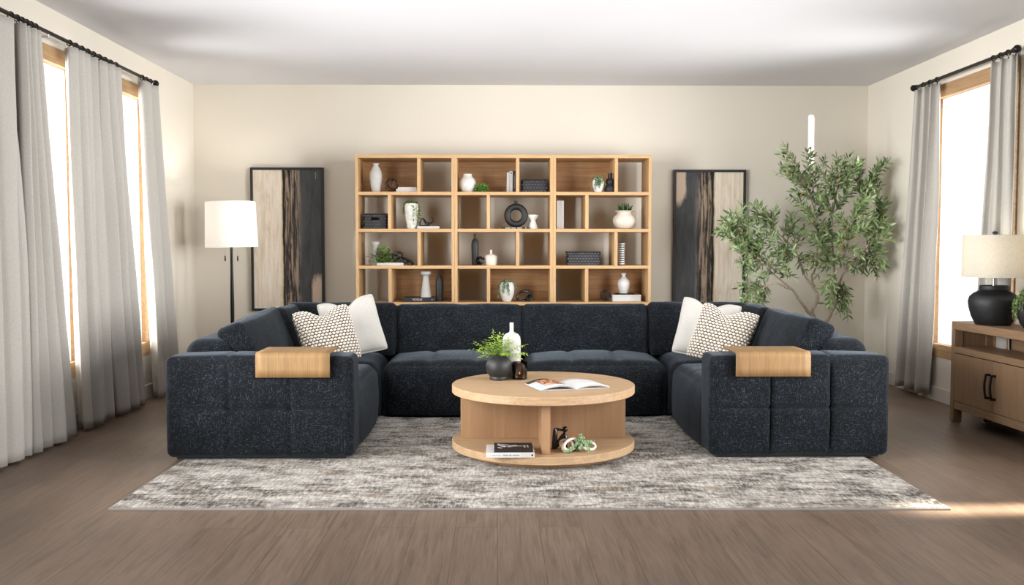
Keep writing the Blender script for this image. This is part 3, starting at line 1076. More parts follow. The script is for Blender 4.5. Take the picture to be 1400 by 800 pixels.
link((.075, .02, .026), (R(58), R(8), R(25)), .052, .026).build('link', M['whitewash'], ch, bevel=.003, angle=60)
link((.02, .045, .022), (R(25), R(8), R(-10)), .050, .028).build('link', M['whitewash'], ch, bevel=.003, angle=60)
t = thing('succulent_sprig', 'trailing green succulent sprig lying over the pale chain links', 'plant', (c.x, c.y, SH))
mb, col = MB(), []
stems = MB()
random.seed(9)
def pearls(path, n, spread):
    pts = [Vector(p) for p in path]
    stems.tube(pts, .0018, 6)
    for i in range(n):
        f = random.uniform(0, len(pts) - 1.001)
        a_ = int(f)
        p = pts[a_].lerp(pts[a_ + 1], f - a_) + rv(spread) * random.uniform(.3, 1)
        p.z = max(.007, p.z)
        b0 = len(mb.v)
        mb.sphere(p, random.uniform(.005, .0075), 7, 5, sc=(1, 1, 1.15))
        col.extend([random.uniform(.2, 1)] * (len(mb.v) - b0))
pearls([(.02, .0, .055), (-.01, -.025, .035), (-.045, -.05, .012), (-.075, -.06, .006)], 60, .012)
pearls([(.02, .0, .06), (.035, .01, .075), (.03, .005, .09)], 60, .022)
pearls([(.03, .0, .055), (.065, .0, .055), (.105, .01, .050)], 60, .016)
pearls([(.05, -.01, .05), (.075, -.035, .035), (.08, -.045, .012)], 36, .010)
pearls([(.01, -.01, .05), (.03, -.02, .035), (.02, -.03, .015)], 40, .014)
mb.col = col
mb.build('foliage', M['trail'], t)
stems.build('stem', M['bark'], t)

# ------------------------------------------------------------------ bookcase
BY = 9.58          # front plane
BD = .48
bx0 = at(486, 315, BY).x
bx1 = at(890.5, 315, BY).x
UW = (bx1 - bx0) / 3
BTOP = at(688, 211.5, BY).z
TH = .033
s1 = at(688, 262.3, BY).z
PITCHZ = (s1 - at(688, 413.3, BY).z) / 3
shelf_z = [s1 - PITCHZ * i for i in range(6)]        # top faces of the shelves
unit = thing('bookcase', '', 'bookcase', (bx0 + UW / 2, BY, 0), 0, None)
hw = UW / 2
for sg in (-1, 1):
    x0, x1 = (-hw + .0005, -hw + TH - .004) if sg < 0 else (hw - TH + .004, hw - .0005)
    MB().box(x0, x1, 0, BD, 0, BTOP).build('side_panel', M['oak_v'], unit, bevel=.002)
ix0, ix1 = -hw + TH - .004, hw - TH + .004
MB().box(ix0, ix1, 0, BD, BTOP - TH, BTOP).build('top_panel', M['oak_edge'], unit, bevel=.002)
tops = [BTOP - TH] + [z - TH for z in shelf_z]
for z in shelf_z:
    MB().box(ix0, ix1, 0, BD, z - TH, z).build('shelf', M['oak_edge'], unit, bevel=.002)
dA = (at(572.4, 240, BY).x - bx0) - hw
dB = (at(532.2, 240, BY).x - bx0) - hw
for r_ in range(6):
    zb, zt = shelf_z[r_], tops[r_]
    d = dA if r_ % 2 == 0 else dB
    MB().box(d - TH / 2, d + TH / 2, .002, BD, zb, zt).build('divider', M['oak_v'], unit, bevel=.002)
    if r_ in (0, 4): MB().box(ix0, d, BD - .012, BD, zb, zt).build('back_panel', M['oak_back'], unit, smooth=False)
    if r_ in (3,): MB().box(d, ix1, BD - .012, BD, zb, zt).build('back_panel', M['oak_back'], unit, smooth=False)
unit2 = copy_tree(unit)
unit2.location.x += UW
unit3 = copy_tree(unit)
unit3.location.x += 2 * UW
for u, l in ((unit, 'left'), (unit2, 'middle'), (unit3, 'right')):
    u['label'] = '%s unit of the three tall open oak bookcases behind the sofa' % {'left': 'leftmost', 'middle': 'middle', 'right': 'rightmost'}[l]

KB = (BY + .12) / F           # metres per pixel on the shelves
def spt(px, row, dy=.12):
    return Vector((at(px, 300, BY + dy).x, BY + dy, shelf_z[row]))
def prof_px(pts, k=KB):       # (half width px, height px above base)
    return [(max(0, r) * k, z * k) for r, z in pts]
def vase(name, label, cat, px, row, pts, mat, dy=.12, seg=40, base=0):
    c = spt(px, row, dy)
    c.z += base
    return lathe_thing(name, label, cat, c, prof_px(pts), mat, seg)
# ---- left unit, top row
vase('tall_vase', 'tall white vase with a flared lip on the top shelf of the left bookcase', 'vase', 514.3, 0,
     [(0, 0), (5.2, 0), (5.8, 1), (7.2, 9), (8.3, 17), (8.5, 22), (7.6, 28), (5.2, 33), (3.4, 35.5), (3.3, 37), (4.7, 39), (4.3, 39), (2.8, 37), (0, 36)], M['whitematte'])
def wire_orb(name, label, px, row, rpx, mat, seed, rad=.0045, base=0, k=KB):
    c = spt(px, row)
    c.z += base
    r = rpx * k
    o = thing(name, label, 'ornament', c)
    rnd = random.Random(seed)
    for i in range(6):
        Mx = Matrix.Translation((0, 0, r + rad)) @ Euler((rnd.uniform(0, PI), rnd.uniform(0, PI), rnd.uniform(0, PI))).to_matrix().to_4x4()
        n = 6 if seed % 2 else 28
        pts = [(r * .97 * math.cos(2 * PI * q / n), r * .97 * math.sin(2 * PI * q / n), 0) for q in range(n)]
        pts = [Mx @ Vector(p) for p in pts]
        if n == 6:
            full = []
            for q in range(6):
                for f in range(4): full.append(pts[q].lerp(pts[(q + 1) % 6], f / 4))
            pts = full
        MB().tube(pts, rad, 6, closed=True).build('hoop', mat, o)
    return o
wire_orb('wire_orb', 'bronze faceted wire orb beside the tall white vase', 535.5, 0, 9.6, M['bronze'], 7, .0055)
c = spt(556.5, 0)
bW = 28 * KB
book('white_book', 'lower of two white books on the top shelf of the left bookcase', c + Vector((0, .06, 0)), bW, .2, .033, 0, M['paper'])
book('white_book', 'upper of two white books on the top shelf of the left bookcase', c + Vector((.006, .06, .033)), bW * .9, .18, .018, 0, M['cream'])
# leaf-shaped tan wooden piece lying on the books
# ---- woven baskets
def basket(label, px0, px1, row, hpx, handle=False, dy=.10):
    c0, c1 = spt(px0, row, dy), spt(px1, row, dy)
    W = c1.x - c0.x
    H = hpx * KB
    D = .20
    t = thing('woven_basket', label, 'basket', ((c0.x + c1.x) / 2, BY + dy + D / 2, shelf_z[row]))
    tt = .008
    m = MB()
    zh0, zh1, xh = H * .60, H * .78, W * .18
    m.box(-W / 2 + tt, W / 2 - tt, -D / 2 + tt, D / 2 - tt, 0, tt)
    m.box(-W / 2, -W / 2 + tt, -D / 2, D / 2, 0, H).box(W / 2 - tt, W / 2, -D / 2, D / 2, 0, H)
    m.box(-W / 2, W / 2, D / 2 - tt, D / 2, 0, H)
    if handle:
        m.box(-W / 2, W / 2, -D / 2, -D / 2 + tt, 0, zh0).box(-W / 2, W / 2, -D / 2, -D / 2 + tt, zh1, H)
        m.box(-W / 2, -xh, -D / 2, -D / 2 + tt, zh0, zh1).box(xh, W / 2, -D / 2, -D / 2 + tt, zh0, zh1)
    else: m.box(-W / 2, W / 2, -D / 2, -D / 2 + tt, 0, H)
    m.build('wall', M['black'], t, smooth=False)
    w = MB()
    nx = max(6, int(W / .030))
    nz = max(4, int(H / .026))
    for j in range(nz):
        for i in range(nx):
            x = -W / 2 + (i + .5 + (.25 if j % 2 else -.25)) * W / nx
            z = (j + .5) * H / nz
            if handle and zh0 - .012 < z < zh1 + .012 and abs(x) < xh + .012: continue
            w.sphere((max(-W / 2 + .008, min(W / 2 - .008, x)), -D / 2 - .001, z), .0125, 10, 6, sc=(1.0, .6, .58))
    for sx in (-1, 1):
        for j in range(nz):
            for i in range(9):
                y = -D / 2 + (i + .5 + (.25 if j % 2 else -.25)) * D / 9
                w.sphere((sx * (W / 2 + .001), max(-D / 2 + .008, min(D / 2 - .008, y)), (j + .5) * H / nz), .0125, 8, 5, sc=(.5, 1.0, .58))
    w.build('weave', plain('highlit_seagrass', (84, 85, 90), .3, .3, 60), t)  # grey highlights of the black weave are put into its base colour
    rp = [(-W / 2, -D / 2, H), (W / 2, -D / 2, H), (W / 2, D / 2, H), (-W / 2, D / 2, H)]
    full = []
    for q in range(4):
        for f in range(8): full.append(Vector(rp[q]).lerp(Vector(rp[(q + 1) % 4]), f / 8))
    MB().tube(full, .008, 8, closed=True).build('rim', M['black'], t)
    return t
basket('small black woven basket with a cut-out handle in the left bookcase', 497.5, 528.5, 1, 20, True)
basket('black woven basket on the top shelf of the middle bookcase', 713.5, 748.5, 0, 16.5)
basket('wide low black woven basket in the right bookcase', 776, 821, 2, 18)

# ---- trailing plants
def trailing(name, label, px, row, pts, mat, leafm, strands, seed, k=KB, leaf=.016, topz=None, spray=0, dy=.12, droopx=None, shape='round'):
    c = spt(px, row, dy)
    t = thing(name, label, 'plant', c)
    prof = prof_px(pts)
    MB().lathe(prof, 40).build('pot', mat, t)
    zt = topz * KB
    rmax = max(p[0] for p in prof)
    mb, col, stm = MB(), [], MB()
    rnd = random.Random(seed)
    random.seed(seed)
    for i in range(strands):
        a = rnd.uniform(0, 2 * PI) if not droopx else rnd.choice(droopx) + rnd.uniform(-.35, .35)
        rr = rmax * rnd.uniform(1.02, 1.16)
        ln = rnd.uniform(.35, 1.0)
        pp = [Vector((0, 0, zt - .01)), Vector((math.cos(a) * rr * .5, math.sin(a) * rr * .5, zt + rnd.uniform(.01, .035))),
              Vector((math.cos(a) * rr, math.sin(a) * rr, zt * (1 - .18 * ln))), Vector((math.cos(a) * rr * 1.04, math.sin(a) * rr * 1.04, zt * (1 - .55 * ln))),
              Vector((math.cos(a) * rr * 1.0, math.sin(a) * rr * 1.0, zt * (1 - .9 * ln)))]
        stm.tube(pp, .0016, 5)
        for q in range(34):
            f = q / 34 * 3.99
            b_ = int(f)
            p = pp[b_].lerp(pp[b_ + 1], f - b_)
            d = rv() + Vector((math.cos(a), math.sin(a), .1))
            leafblade(mb, col, p, d, Vector((0, 0, 1)) + rv(.5), leaf * rnd.uniform(.7, 1.3), leaf * .6, rnd.uniform(.1, 1))
    for i in range(spray):
        a = rnd.uniform(0, 2 * PI)
        d = Vector((math.cos(a) * .7, math.sin(a) * .7, rnd.uniform(.3, 1.2)))
        frond(mb, col, Vector((0, 0, zt - .01)), d, rnd.uniform(.04, .08), 6, leaf, leaf * .5, .8, (.1, 1))
    mb.col = col
    mb.build('foliage', leafm, t, angle=180)
    stm.build('stem', leafm if False else M['bark'], t)
    return t
trailing('potted_plant', 'tall whitewashed pot with green vines spilling over it in the left bookcase', 562.5, 1,
         [(0, 0), (5.5, 0), (6.2, 2), (8, 14), (9.2, 26), (9.4, 31), (8.6, 34.5), (7.6, 34.5), (8, 30), (0, 28)], M['speckle'], M['herb'], 13, 4, topz=34, spray=26, leaf=.023)
trailing('potted_plant', 'white egg-shaped pot with trailing plant on the lowest visible middle shelf', 693, 3,
         [(0, 0), (5, 0), (6.5, 2), (9.4, 10), (10.3, 17), (9.4, 23), (7.6, 26.5), (6.8, 26.5), (8, 22), (0, 20)], M['white'], M['trail'], 12, 6, topz=26, spray=7, leaf=.019, droopx=[-1.9, -1.4, .1, 3.1])
trailing('potted_plant', 'white egg-shaped pot with trailing plant on the top right shelf', 817.5, 0,
         [(0, 0), (4.2, 0), (5.4, 2), (7.2, 7), (7.8, 12), (7, 16), (5.6, 18), (5, 18), (6, 15), (0, 14)], M['white'], M['trail'], 11, 8, topz=18, spray=7, leaf=.019, droopx=[-1.9, -1.3, .1, 3.1], dy=.05)
# strand hanging over the shelf edge
# ---- loops and knots
def knot(name, label, px, row, pts_px, rad, mat, base=0, dy=.12, closed=True, sub=4, cat='ornament'):
    c = spt(px, row, dy)
    c.z += base
    raw = [Vector((x * KB, y * KB, z * KB)) for x, y, z in pts_px]
    n = len(raw)
    pts = []
    for i in range(n if closed else n - 1):
        p0, p1, p2, p3 = raw[(i - 1) % n] if (closed or i) else raw[i], raw[i], raw[(i + 1) % n], raw[(i + 2) % n] if (closed or i < n - 2) else raw[i + 1]
        for q in range(sub):
            t_ = q / sub
            pts.append(.5 * ((2 * p1) + (-p0 + p2) * t_ + (2 * p0 - 5 * p1 + 4 * p2 - p3) * t_ ** 2 + (-p0 + 3 * p1 - 3 * p2 + p3) * t_ ** 3))
    if not closed: pts.append(raw[-1])
    o = MB().tube(pts, rad, 10, closed=closed).build(name, mat, angle=80)
    o.location = c
    return tag(o, label, cat)
bkA = book('thin_book', 'thin white book under the black loop ornament in the left bookcase', spt(586, 1) + Vector((0, .05, 0)), 30 * KB, .2, 3.6 * KB, 0, M['paper'])
knot('loop_ornament', 'small black loop ornament on a thin white book in the left bookcase', 583, 1,
     [(-8, 0, 1), (-8.5, 1, 6), (-5, 2, 11), (0, 0, 5.5), (4, -1, 1.2), (1, -3, 1.2), (-4, 2, 9), (1, 2, 5), (7, 1, 5), (9, 0, 9), (7, -1, 13), (8.5, -1, 8), (5, 0, 4), (0, 2, 1.4)], .0065, M['black'], 3.6 * KB, .16, True, 5)
vase('candlestick', 'white pillar candlestick with a wide cup beside a green plant in the left bookcase', 'candle holder', 512.5, 2,
     [(0, 0), (5.2, 0), (5.4, 1), (4.2, 3), (3.4, 20), (3.2, 24), (5, 27), (6.4, 29.5), (6.4, 32), (5.4, 32), (4, 29), (0, 28)], M['whitematte'], .16)
bkB = book('thin_book', 'thin white book under the green plant and black chain in the left bookcase', spt(534, 2) + Vector((0, .03, 0)), 36 * KB, .2, 3.6 * KB, 0, M['paper'])
MB().box(14 * KB, 16 * KB, -.1012, -.1002, .010, .015).build('spine_mark', M['ink'], bkB, smooth=False)
c = spt(523, 2, .12)
c.z += 3.6 * KB
t = thing('leafy_plant', 'small bushy bright green plant on a thin white book in the left bookcase', 'plant', c)
mb, col, stm = MB(), [], MB()
random.seed(21)
for i in range(46):
    a = random.uniform(0, 2 * PI)
    el = random.uniform(.05, 1.45)
    d = Vector((math.cos(a) * math.cos(el), math.sin(a) * math.cos(el) * .7, math.sin(el)))
    stp = []
    frond(mb, col, Vector((d.x * .02, d.y * .02, .012)), d, random.uniform(.07, .15), 6, .036, .020, .12, (.1, 1), stp)
    stm.tube(stp[0], .0015, 5)
mb.col = col
mb.build('foliage', M['herb'], t, angle=180)
stm.build('stem', M['bark'], t)
MB().sphere((0, 0, .018), .018, 12, 8).build('root_ball', M['soil'], t)
# black chain links
c = spt(546, 2, .12)
c.z += 3.6 * KB
ch2 = thing('chain_ornament', 'chunky black chain link ornament draped over a thin white book', 'ornament', c)
for (x, y, z, rx, ry, rz, a_, b_) in ((-9, 3, 7, 80, 10, 10, 6.5, 4.6), (-3, 0, 8.5, 60, -35, 30, 7.5, 5), (4, 0, 4.2, 25, 15, -15, 7, 4.8), (12, -2, 1.4, 35, 28, 12, 7.5, 4)):
    Mx = Matrix.Translation((x * KB, y * KB, z * KB)) @ Euler((R(rx), R(ry), R(rz))).to_matrix().to_4x4()
    pts = [Mx @ Vector((a_ * KB * math.cos(2 * PI * q / 24), b_ * KB * math.sin(2 * PI * q / 24), 0)) for q in range(24)]
    MB().tube(pts, .0105, 10, closed=True).build('link', M['blackgloss'], ch2)
# ---- row 4 of the left unit
bkC = book('black_book', 'black book with white lettering on its spine behind the sofa', spt(572.5, 3, .06) + Vector((0, .11, 0)), 43 * KB, .2, 6.2 * KB, 0, M['bookblack'])
text_mesh('VOGUE', .030, M['paper'], bkC, (-2.5 * KB, -.1012, 3.1 * KB), (PI / 2, 0, 0))
MB().lathe([(0, 0), (.004, 0), (.004, .0008), (0, .0008)], 12, M=Matrix.Translation((17.5 * KB, -.1008, 3.1 * KB)) @ Matrix.Rotation(PI / 2, 4, 'X')).build('spine_emblem', M['paper'], bkC)
vase('candlestick', 'white tapered candlestick standing on the black book in the left bookcase', 'candle holder', 582, 3,
     [(0, 0), (7.2, 0), (7.2, .6), (3.9, 28), (4.0, 29), (7, 31.5), (7.2, 33.5), (6.4, 35), (5.4, 35), (4.4, 32.5), (0, 32)], M['whitematte'], .13, 40, 6.2 * KB)
vase('bottle_vase', 'black bottle vase beside the tapered white candlestick in the left bookcase', 'vase', 600.5, 3,
     [(0, 0), (4.8, 0), (5.2, 1), (5.2, 27), (4.3, 31.5), (2, 35.5), (1.3, 38), (1.3, 43), (.8, 43), (.8, 38), (0, 37)], M['black'], .16)
# ---- middle unit
vase('round_vase', 'round cream white vase with a short wide neck in the middle bookcase', 'vase', 639, 0,
     [(0, 0), (7, 0), (8.4, 1.2), (11, 6.5), (11.9, 12), (10.8, 17), (7.8, 20.4), (6.4, 22), (6.2, 25.2), (5.4, 25.2), (5.6, 22), (0, 20)], M['white'], .15)
c = spt(658.5, 0, .12)
t = thing('moss_ball', 'small green moss ball beside the round white vase', 'plant', c)
mb, col = MB(), []
random.seed(33)
for i in range(240):
    d = rv()
    p = Vector((0, 0, .040)) + Vector((d.x * .055, d.y * .05, d.z * .034))
    leafblade(mb, col, p, d + rv(.7), rv(), random.uniform(.02, .032), .011, random.uniform(0, .9))
for q, v_ in enumerate(mb.v): v_.z = max(.002, v_.z)
mb.col = col
mb.build('foliage', M['herb'], t, angle=180)
MB().sphere((0, 0, .040), .05, 12, 8, sc=(1, .9, .68)).build('core', plain('moss', (52, 84, 36), .9, .2), t)
def upright(label, px, row, wpx, hpx, mat, lean=0, dy=.12, mark=None, name='upright_book'):
    c = spt(px, row, dy)
    w, h_ = wpx * KB, hpx * KB
    t = thing(name, label, 'book', c)
    t.rotation_euler = (0, lean, 0)
    D = .16
    m = MB()
    m.box(-w / 2, w / 2, 0, .003, 0, h_).box(-w / 2, -w / 2 + .002, .003, D, 0, h_).box(w / 2 - .002, w / 2, .003, D, 0, h_)
    m.build('cover', mat, t, smooth=False)
    MB().box(-w / 2 + .002, w / 2 - .002, .003, D - .003, .003, h_ - .003).build('pages', M['paper'], t, smooth=False)
    if mark:
        for (z0, z1, mm, ww) in mark:
            MB().box(-w / 2 * ww, w / 2 * ww, -.0008, -.0002, z0 * h_, z1 * h_).build('spine_print', mm, t, smooth=False)
    return t
M['blueink'] = plain('blue_ink', (60, 140, 185), .5)
upright('leftmost of the three upright books on the top middle shelf, white spine', 694.4, 0, 3.4, 27.2, M['paper'], R(1.2))
upright('white upright book with a blue dot on its spine in the middle bookcase', 698.6, 0, 4.2, 29, M['paper'], R(.6), mark=[(.87, .95, M['blueink'], .5), (.45, .8, M['greypaper'], .18)])
upright('black upright book against the divider on the top middle shelf', 703.2, 0, 4.0, 29.2, M['bookblack'], 0, mark=[(.2, .8, M['ink'], .12)])
# ring vase on a black book
bkD = book('flat_book', 'flat black book under the ring vase in the middle bookcase', spt(704, 1, .05) + Vector((0, .09, 0)), 37 * KB, .18, 2.4 * KB, 0, M['bookblack'])
mb = MB()
for (a_, b_) in ((-13, -6), (-5, 1), (3, 9.5), (14, 16)): mb.box(a_ * KB, b_ * KB, -.0912, -.0902, .004, .012)
mb.build('spine_print', M['greypaper'], bkD, smooth=False)
c = spt(705.5, 1, .13)
c.z += 2.4 * KB
t = thing('ring_vase', 'black ring-shaped vase with a hole through it in the middle bookcase', 'vase', c)
mb = MB()
n, ro, ri = 48, 16.3 * KB, 7.6 * KB
rm, rt = (ro + ri) / 2, (ro - ri) / 2
pts = [(rm * math.cos(2 * PI * q / n), 0, ro - .002 + rm * math.sin(2 * PI * q / n)) for q in range(n)]
mb.tube(pts, rt, 20, closed=True)
for v_ in mb.v: v_.z = max(0, v_.z)
mb.build('ring', M['charcoal'], t, angle=80)
MB().lathe([(0, 0), (2.6 * KB, 0), (2.0 * KB, 1.8 * KB), (2.0 * KB, 3 * KB), (2.5 * KB, 4.4 * KB), (1.6 * KB, 4.4 * KB), (1.4 * KB, 2 * KB), (0, 2 * KB)], 24, (0, 0, 2 * ro - .008)).build('neck', M['charcoal'], t)
vase('candlestick', 'small white hourglass candlestick beside the black ring vase', 'candle holder', 729, 1,
     [(0, 0), (6.6, 0), (6.6, .6), (3.2, 11), (3.2, 12), (6.9, 17.6), (6.9, 19.2), (6.0, 19.2), (3, 15), (0, 15)], M['white'], .13)
vase('bottle_vase', 'tall black bottle vase on the third shelf of the middle bookcase', 'vase', 649.3, 2,
     [(0, 0), (3.6, 0), (4.2, 1), (4.9, 22), (4.9, 29), (4.0, 34), (1.7, 36.5), (1.5, 38), (1.6, 43), (1.0, 43), (.9, 38), (0, 37)], M['black'], .14)
wire_orb('knot_ornament', 'small dark knotted ornament between the black bottle and a white bottle', 656.5, 2, 5.2, M['blackgloss'], 12, .009)
vase('bottle_vase', 'short white bottle vase with a thin neck in the middle bookcase', 'vase', 671.3, 2,
     [(0, 0), (7.2, 0), (7.6, .8), (8.3, 9), (8.2, 12), (6.6, 14.2), (2.6, 15.2), (1.6, 16.2), (1.4, 21.2), (.9, 21.2), (.9, 16), (0, 15)], M['cream'], .13)
knot('loop_ornament', 'glossy black twisted ring ornament on the lowest visible middle shelf', 716.5, 3,
     [(-10, 0, 5), (-7, 2, 11), (-1, 2, 14), (6, 0, 13.5), (10, -2, 9.5), (6, -2, 10.5), (3.5, -1, 5), (7, -1, 1.8), (11, 0, 5), (9, 2, 9.5), (3, 3, 2), (-4, 1, 1.8)], .0125, M['blackgloss'], 0, .14, True, 5)
# ---- right unit
vase('gourd_vase', 'black double gourd vase on the top right shelf', 'vase', 833.8, 0,
     [(0, 0), (6.5, 0), (7.6, 1.6), (8.0, 4.5), (6.9, 8), (4.8, 10.3), (5.6, 12), (6.2, 14.6), (5.2, 17.2), (3.1, 18.8), (2.8, 21), (3.3, 26), (2.6, 26), (2.2, 20), (0, 19)], M['black'], .09)
upright('large white upright book or panel at the left end of the right bookcase', 766, 1, 9.6, 38.6, M['paper'], 0)
c = spt(854, 1, .17)
t = thing('potted_plant', 'wide round white pot with dark grassy plant in the right bookcase', 'plant', c)
MB().lathe(prof_px([(0, 0), (9, 0), (11, 1.4), (15.2, 7), (16.2, 11.5), (14.8, 16.5), (11, 20), (9.8, 21.6), (10.5, 23), (14, 24.6), (13.4, 25.2), (9.4, 23.6), (8.8, 21.5), (0, 20)]), 48).build('pot', M['cream'], t)
mb, col = MB(), []
random.seed(44)
for i in range(150):
    a = random.uniform(0, 2 * PI)
    r_ = random.uniform(0, .05)
    d = Vector((math.cos(a) * random.uniform(.1, .9), math.sin(a) * .5, random.uniform(.7, 1.3)))
    leafblade(mb, col, Vector((math.cos(a) * r_, math.sin(a) * r_, .155)), d, Vector((math.cos(a), math.sin(a), .3)), random.uniform(.06, .125), .009, random.uniform(0, .8), .2)
mb.col = col
mb.build('foliage', M['grass'], t, angle=180)
# striped stack
c = spt(850, 2, .10)
t = thing('striped_ornament', 'black and white striped column ornament in the right bookcase', 'ornament', c)
hh = 31.5 * KB / 21
mbw, mbb = MB(), MB()
for i in range(21):
    (mbb if i % 2 == 0 else mbw).lathe([(0, i * hh), ((3.7 if i % 2 == 0 else 4.5) * KB, i * hh), ((3.7 if i % 2 == 0 else 4.5) * KB, (i + 1) * hh), (0, (i + 1) * hh)], 28)
mbw.build('white_stripes', M['white'], t)
mbb.build('black_stripes', M['black'], t)
wire_orb('wire_orb', 'black wire orb beside the white box behind the sofa', 828.5, 3, 7.6, M['black'], 14, .0045)
c = spt(857.5, 3, .10)
t = thing('white_box', 'white storage box under the black tray in the right bookcase', 'box', (c.x, BY + .20, c.z))
bw_, bh_ = 39 * KB, 9.2 * KB
MB().box(-bw_ / 2, bw_ / 2, -.1, .1, 0, bh_ * .72).build('body', M['paper'], t, bevel=.002)
MB().box(-bw_ / 2 - .002, bw_ / 2 + .002, -.102, .102, bh_ * .72, bh_).build('lid', M['paper'], t, bevel=.002)
t = thing('serving_tray', 'small black tray between the white vase and the white box', 'tray', (spt(855, 3).x, BY + .18, c.z + bh_))
rx_ = 13 * KB
MB().box(-rx_, rx_, -.07, .07, 0, .006).build('plate', M['black'], t, bevel=.002)
m = MB().box(-rx_, rx_, -.07, -.064, .006, .014).box(-rx_, rx_, .064, .07, .006, .014).box(-rx_, -rx_ + .006, -.064, .064, .006, .014).box(rx_ - .006, rx_, -.064, .064, .006, .014)
m.build('rim', M['blackgloss'], t, bevel=.001)
vase('bottle_vase', 'white flared vase standing on the black tray and white box', 'vase', 853.3, 3,
     [(0, 0), (5.2, 0), (5.6, .6), (7.6, 8), (8.6, 14), (7.6, 18.6), (4.2, 22), (2.6, 23.6), (2.5, 25), (3.6, 28.6), (3.0, 28.6), (1.9, 25), (0, 24)], M['white'], .18, 40, bh_ + .006)

# ------------------------------------------------------------------ wall art
PY = YB - .055
def picture(label, px0, px1, ytop, ybot, flip):
    x0, x1 = at(px0, 300, PY).x, at(px1, 300, PY).x
    z1, z0 = at((px0 + px1) / 2, ytop, PY).z, at((px0 + px1) / 2, ybot, PY).z
    global PW, PH
    fw = .026
    PW, PH = x1 - x0 - 2 * fw, z1 - z0 - 2 * fw
    t = thing('framed_painting', label, 'painting', (x0, PY, z0))
    W, H = x1 - x0, z1 - z0
    m = MB().box(0, W, 0, .045, H - fw, H).box(0, W, 0, .045, 0, fw).box(0, fw, 0, .045, fw, H - fw).box(W - fw, W, 0, .045, fw, H - fw)
    m.build('frame', M['black'], t, smooth=False)
    cv = MB().box(0, PW, 0, .02, 0, PH).build('canvas', painting_mat('abstract_bands_%d' % flip, flip), t, smooth=False)
    cv.location = (fw, .012, fw)
    sg = MB()
    if not flip:
        pts = [(PW * .93, -.001, PH * .985), (PW * .915, -.001, PH * .972), (PW * .93, -.001, PH * .962), (PW * .918, -.001, PH * .95), (PW * .925, -.001, PH * .935)]
    else:
        pts = [(PW * .40, -.001, PH * .90), (PW * .40, -.001, PH * .975), (PW * .46, -.001, PH * .965), (PW * .455, -.001, PH * .94), (PW * .405, -.001, PH * .935), (PW * .47, -.001, PH * .90)]
    sg.tube(pts, .002 if not flip else .004, 5)
    o = sg.build('paint_mark', M['paper'] if not flip else M['bookblack'], t)
    o.location = (fw, .012, fw)
    return t
picture('black-framed abstract painting with beige left half, behind the floor lamp', 342.5, 442.5, 229, 425, 0)
picture('black-framed abstract painting with dark left half, beside the olive tree', 921, 1019.5, 232, 428, 1)

# ------------------------------------------------------------------ floor lamp
LY = 9.45
lc = at(317.3, 400, LY)
k = LY / F
zt, zb = at(317, 276, LY).z, at(317, 338.2, LY).z
lamp = thing('floor_lamp', 'slim black floor lamp with a lit white drum shade behind the sofa', 'lamp', (lc.x, LY, 0))
MB().lathe([(0, 0), (.15, 0), (.152, .008), (.145, .02), (.02, .028), (0, .028)], 40).build('base', M['blackmetal'], lamp)
pts = [(0, 0, .02), (0, 0, .4), (0, 0, .62), (0, 0, .8), (0, 0, 1.0), (0, 0, 1.2), (0, 0, zb + .2)]
MB().tube(pts, [.012, .016, .0185, .019, .0165, .013, .012], 14).build('pole', M['blackmetal'], lamp)
sh = MB()
rt_, rb_ = 33.0 * k, 34.9 * k
vs = []
sh.lathe([(rb_, 0), (rt_, zt - zb), (rt_ - .003, zt - zb), (rb_ - .003, 0), (rb_, 0)], 64)
so_ = sh.build('lamp_shade', M['shade_white'], lamp, angle=60)
so_.location = (.004, 0, zb)
so_.rotation_euler = (0, R(-1.1), 0)
for dx in (-8.7 * k, 8.2 * k):
    m = MB().tube([(dx, 0, zb + .12), (dx, 0, zb - 11 * k)], .0011, 5)
    m.build('pull_chain', M['chrome'], lamp)
    MB().lathe([(0, 0), (.006, .002), (.0075, .02), (.005, .055), (0, .058)], 12, (dx, 0, zb - 19 * k)).build('pull_knob', M['iron'], lamp)
MB().sphere((0, 0, zb + .24), .035, 14, 10).build('bulb', glow('bulb', (255, 246, 232), 3), lamp)

# ------------------------------------------------------------------ console with table lamp
CT = .815
cfar = atx(1301.2, 438.5, 3.53)
cang = R(-1.5)
# local frame: +x to the back (wall), +y away from the camera; origin at the far front corner
co_ = at(1301.2, 439, 7.40)
CT = co_.z
con = thing('console_cabinet', 'oak console cabinet with black handles below the table lamp', 'cabinet', (co_.x, co_.y, 0), R(1.8))
CL, CD = 1.75, XR - co_.x - .075
TP = .062
ls = .052
m = MB().box(0, CD, -CL, 0, CT - TP, CT)
m.build('top', M['console'], con, bevel=.003)
for (y0, y1) in ((-ls, 0), (-CL, -CL + ls)):
    MB().box(0, .07, y0, y1, .012, CT - TP).build('leg', M['console_v'], con, bevel=.003)
    MB().box(CD - .07, CD, y0, y1, .012, CT - TP).build('leg', M['console_v'], con, bevel=.003)
    MB().box(.07, CD - .07, y0 + .006, y1 - .006, .19, CT - TP).build('side_panel', M['console_v'], con, smooth=False)
for (y0, y1) in ((-ls, 0), (-CL, -CL + ls)):
    for (x0, x1) in ((.01, .06), (CD - .06, CD - .01)):
        MB().box(x0, x1, y0 + .008, y1 - .008, 0, .012).build('glide', M['white'], con, smooth=False)
zc1 = at(1305.5, 478, 7.36).z
zd1 = at(1305.5, 481.5, 7.36).z - .008
zsh = at(1305.5, 473.5, 7.36).z
zd0 = at(1304.5, 547, 7.36).z
MB().box(0, CD, -CL + ls, -ls, zd1 + .006, zsh).build('shelf', M['console'], con, bevel=.002)
MB().box(0.004, CD, -CL + ls, -ls, zd0 - .065, zd0 - .004).build('bottom_rail', M['console'], con, bevel=.002)
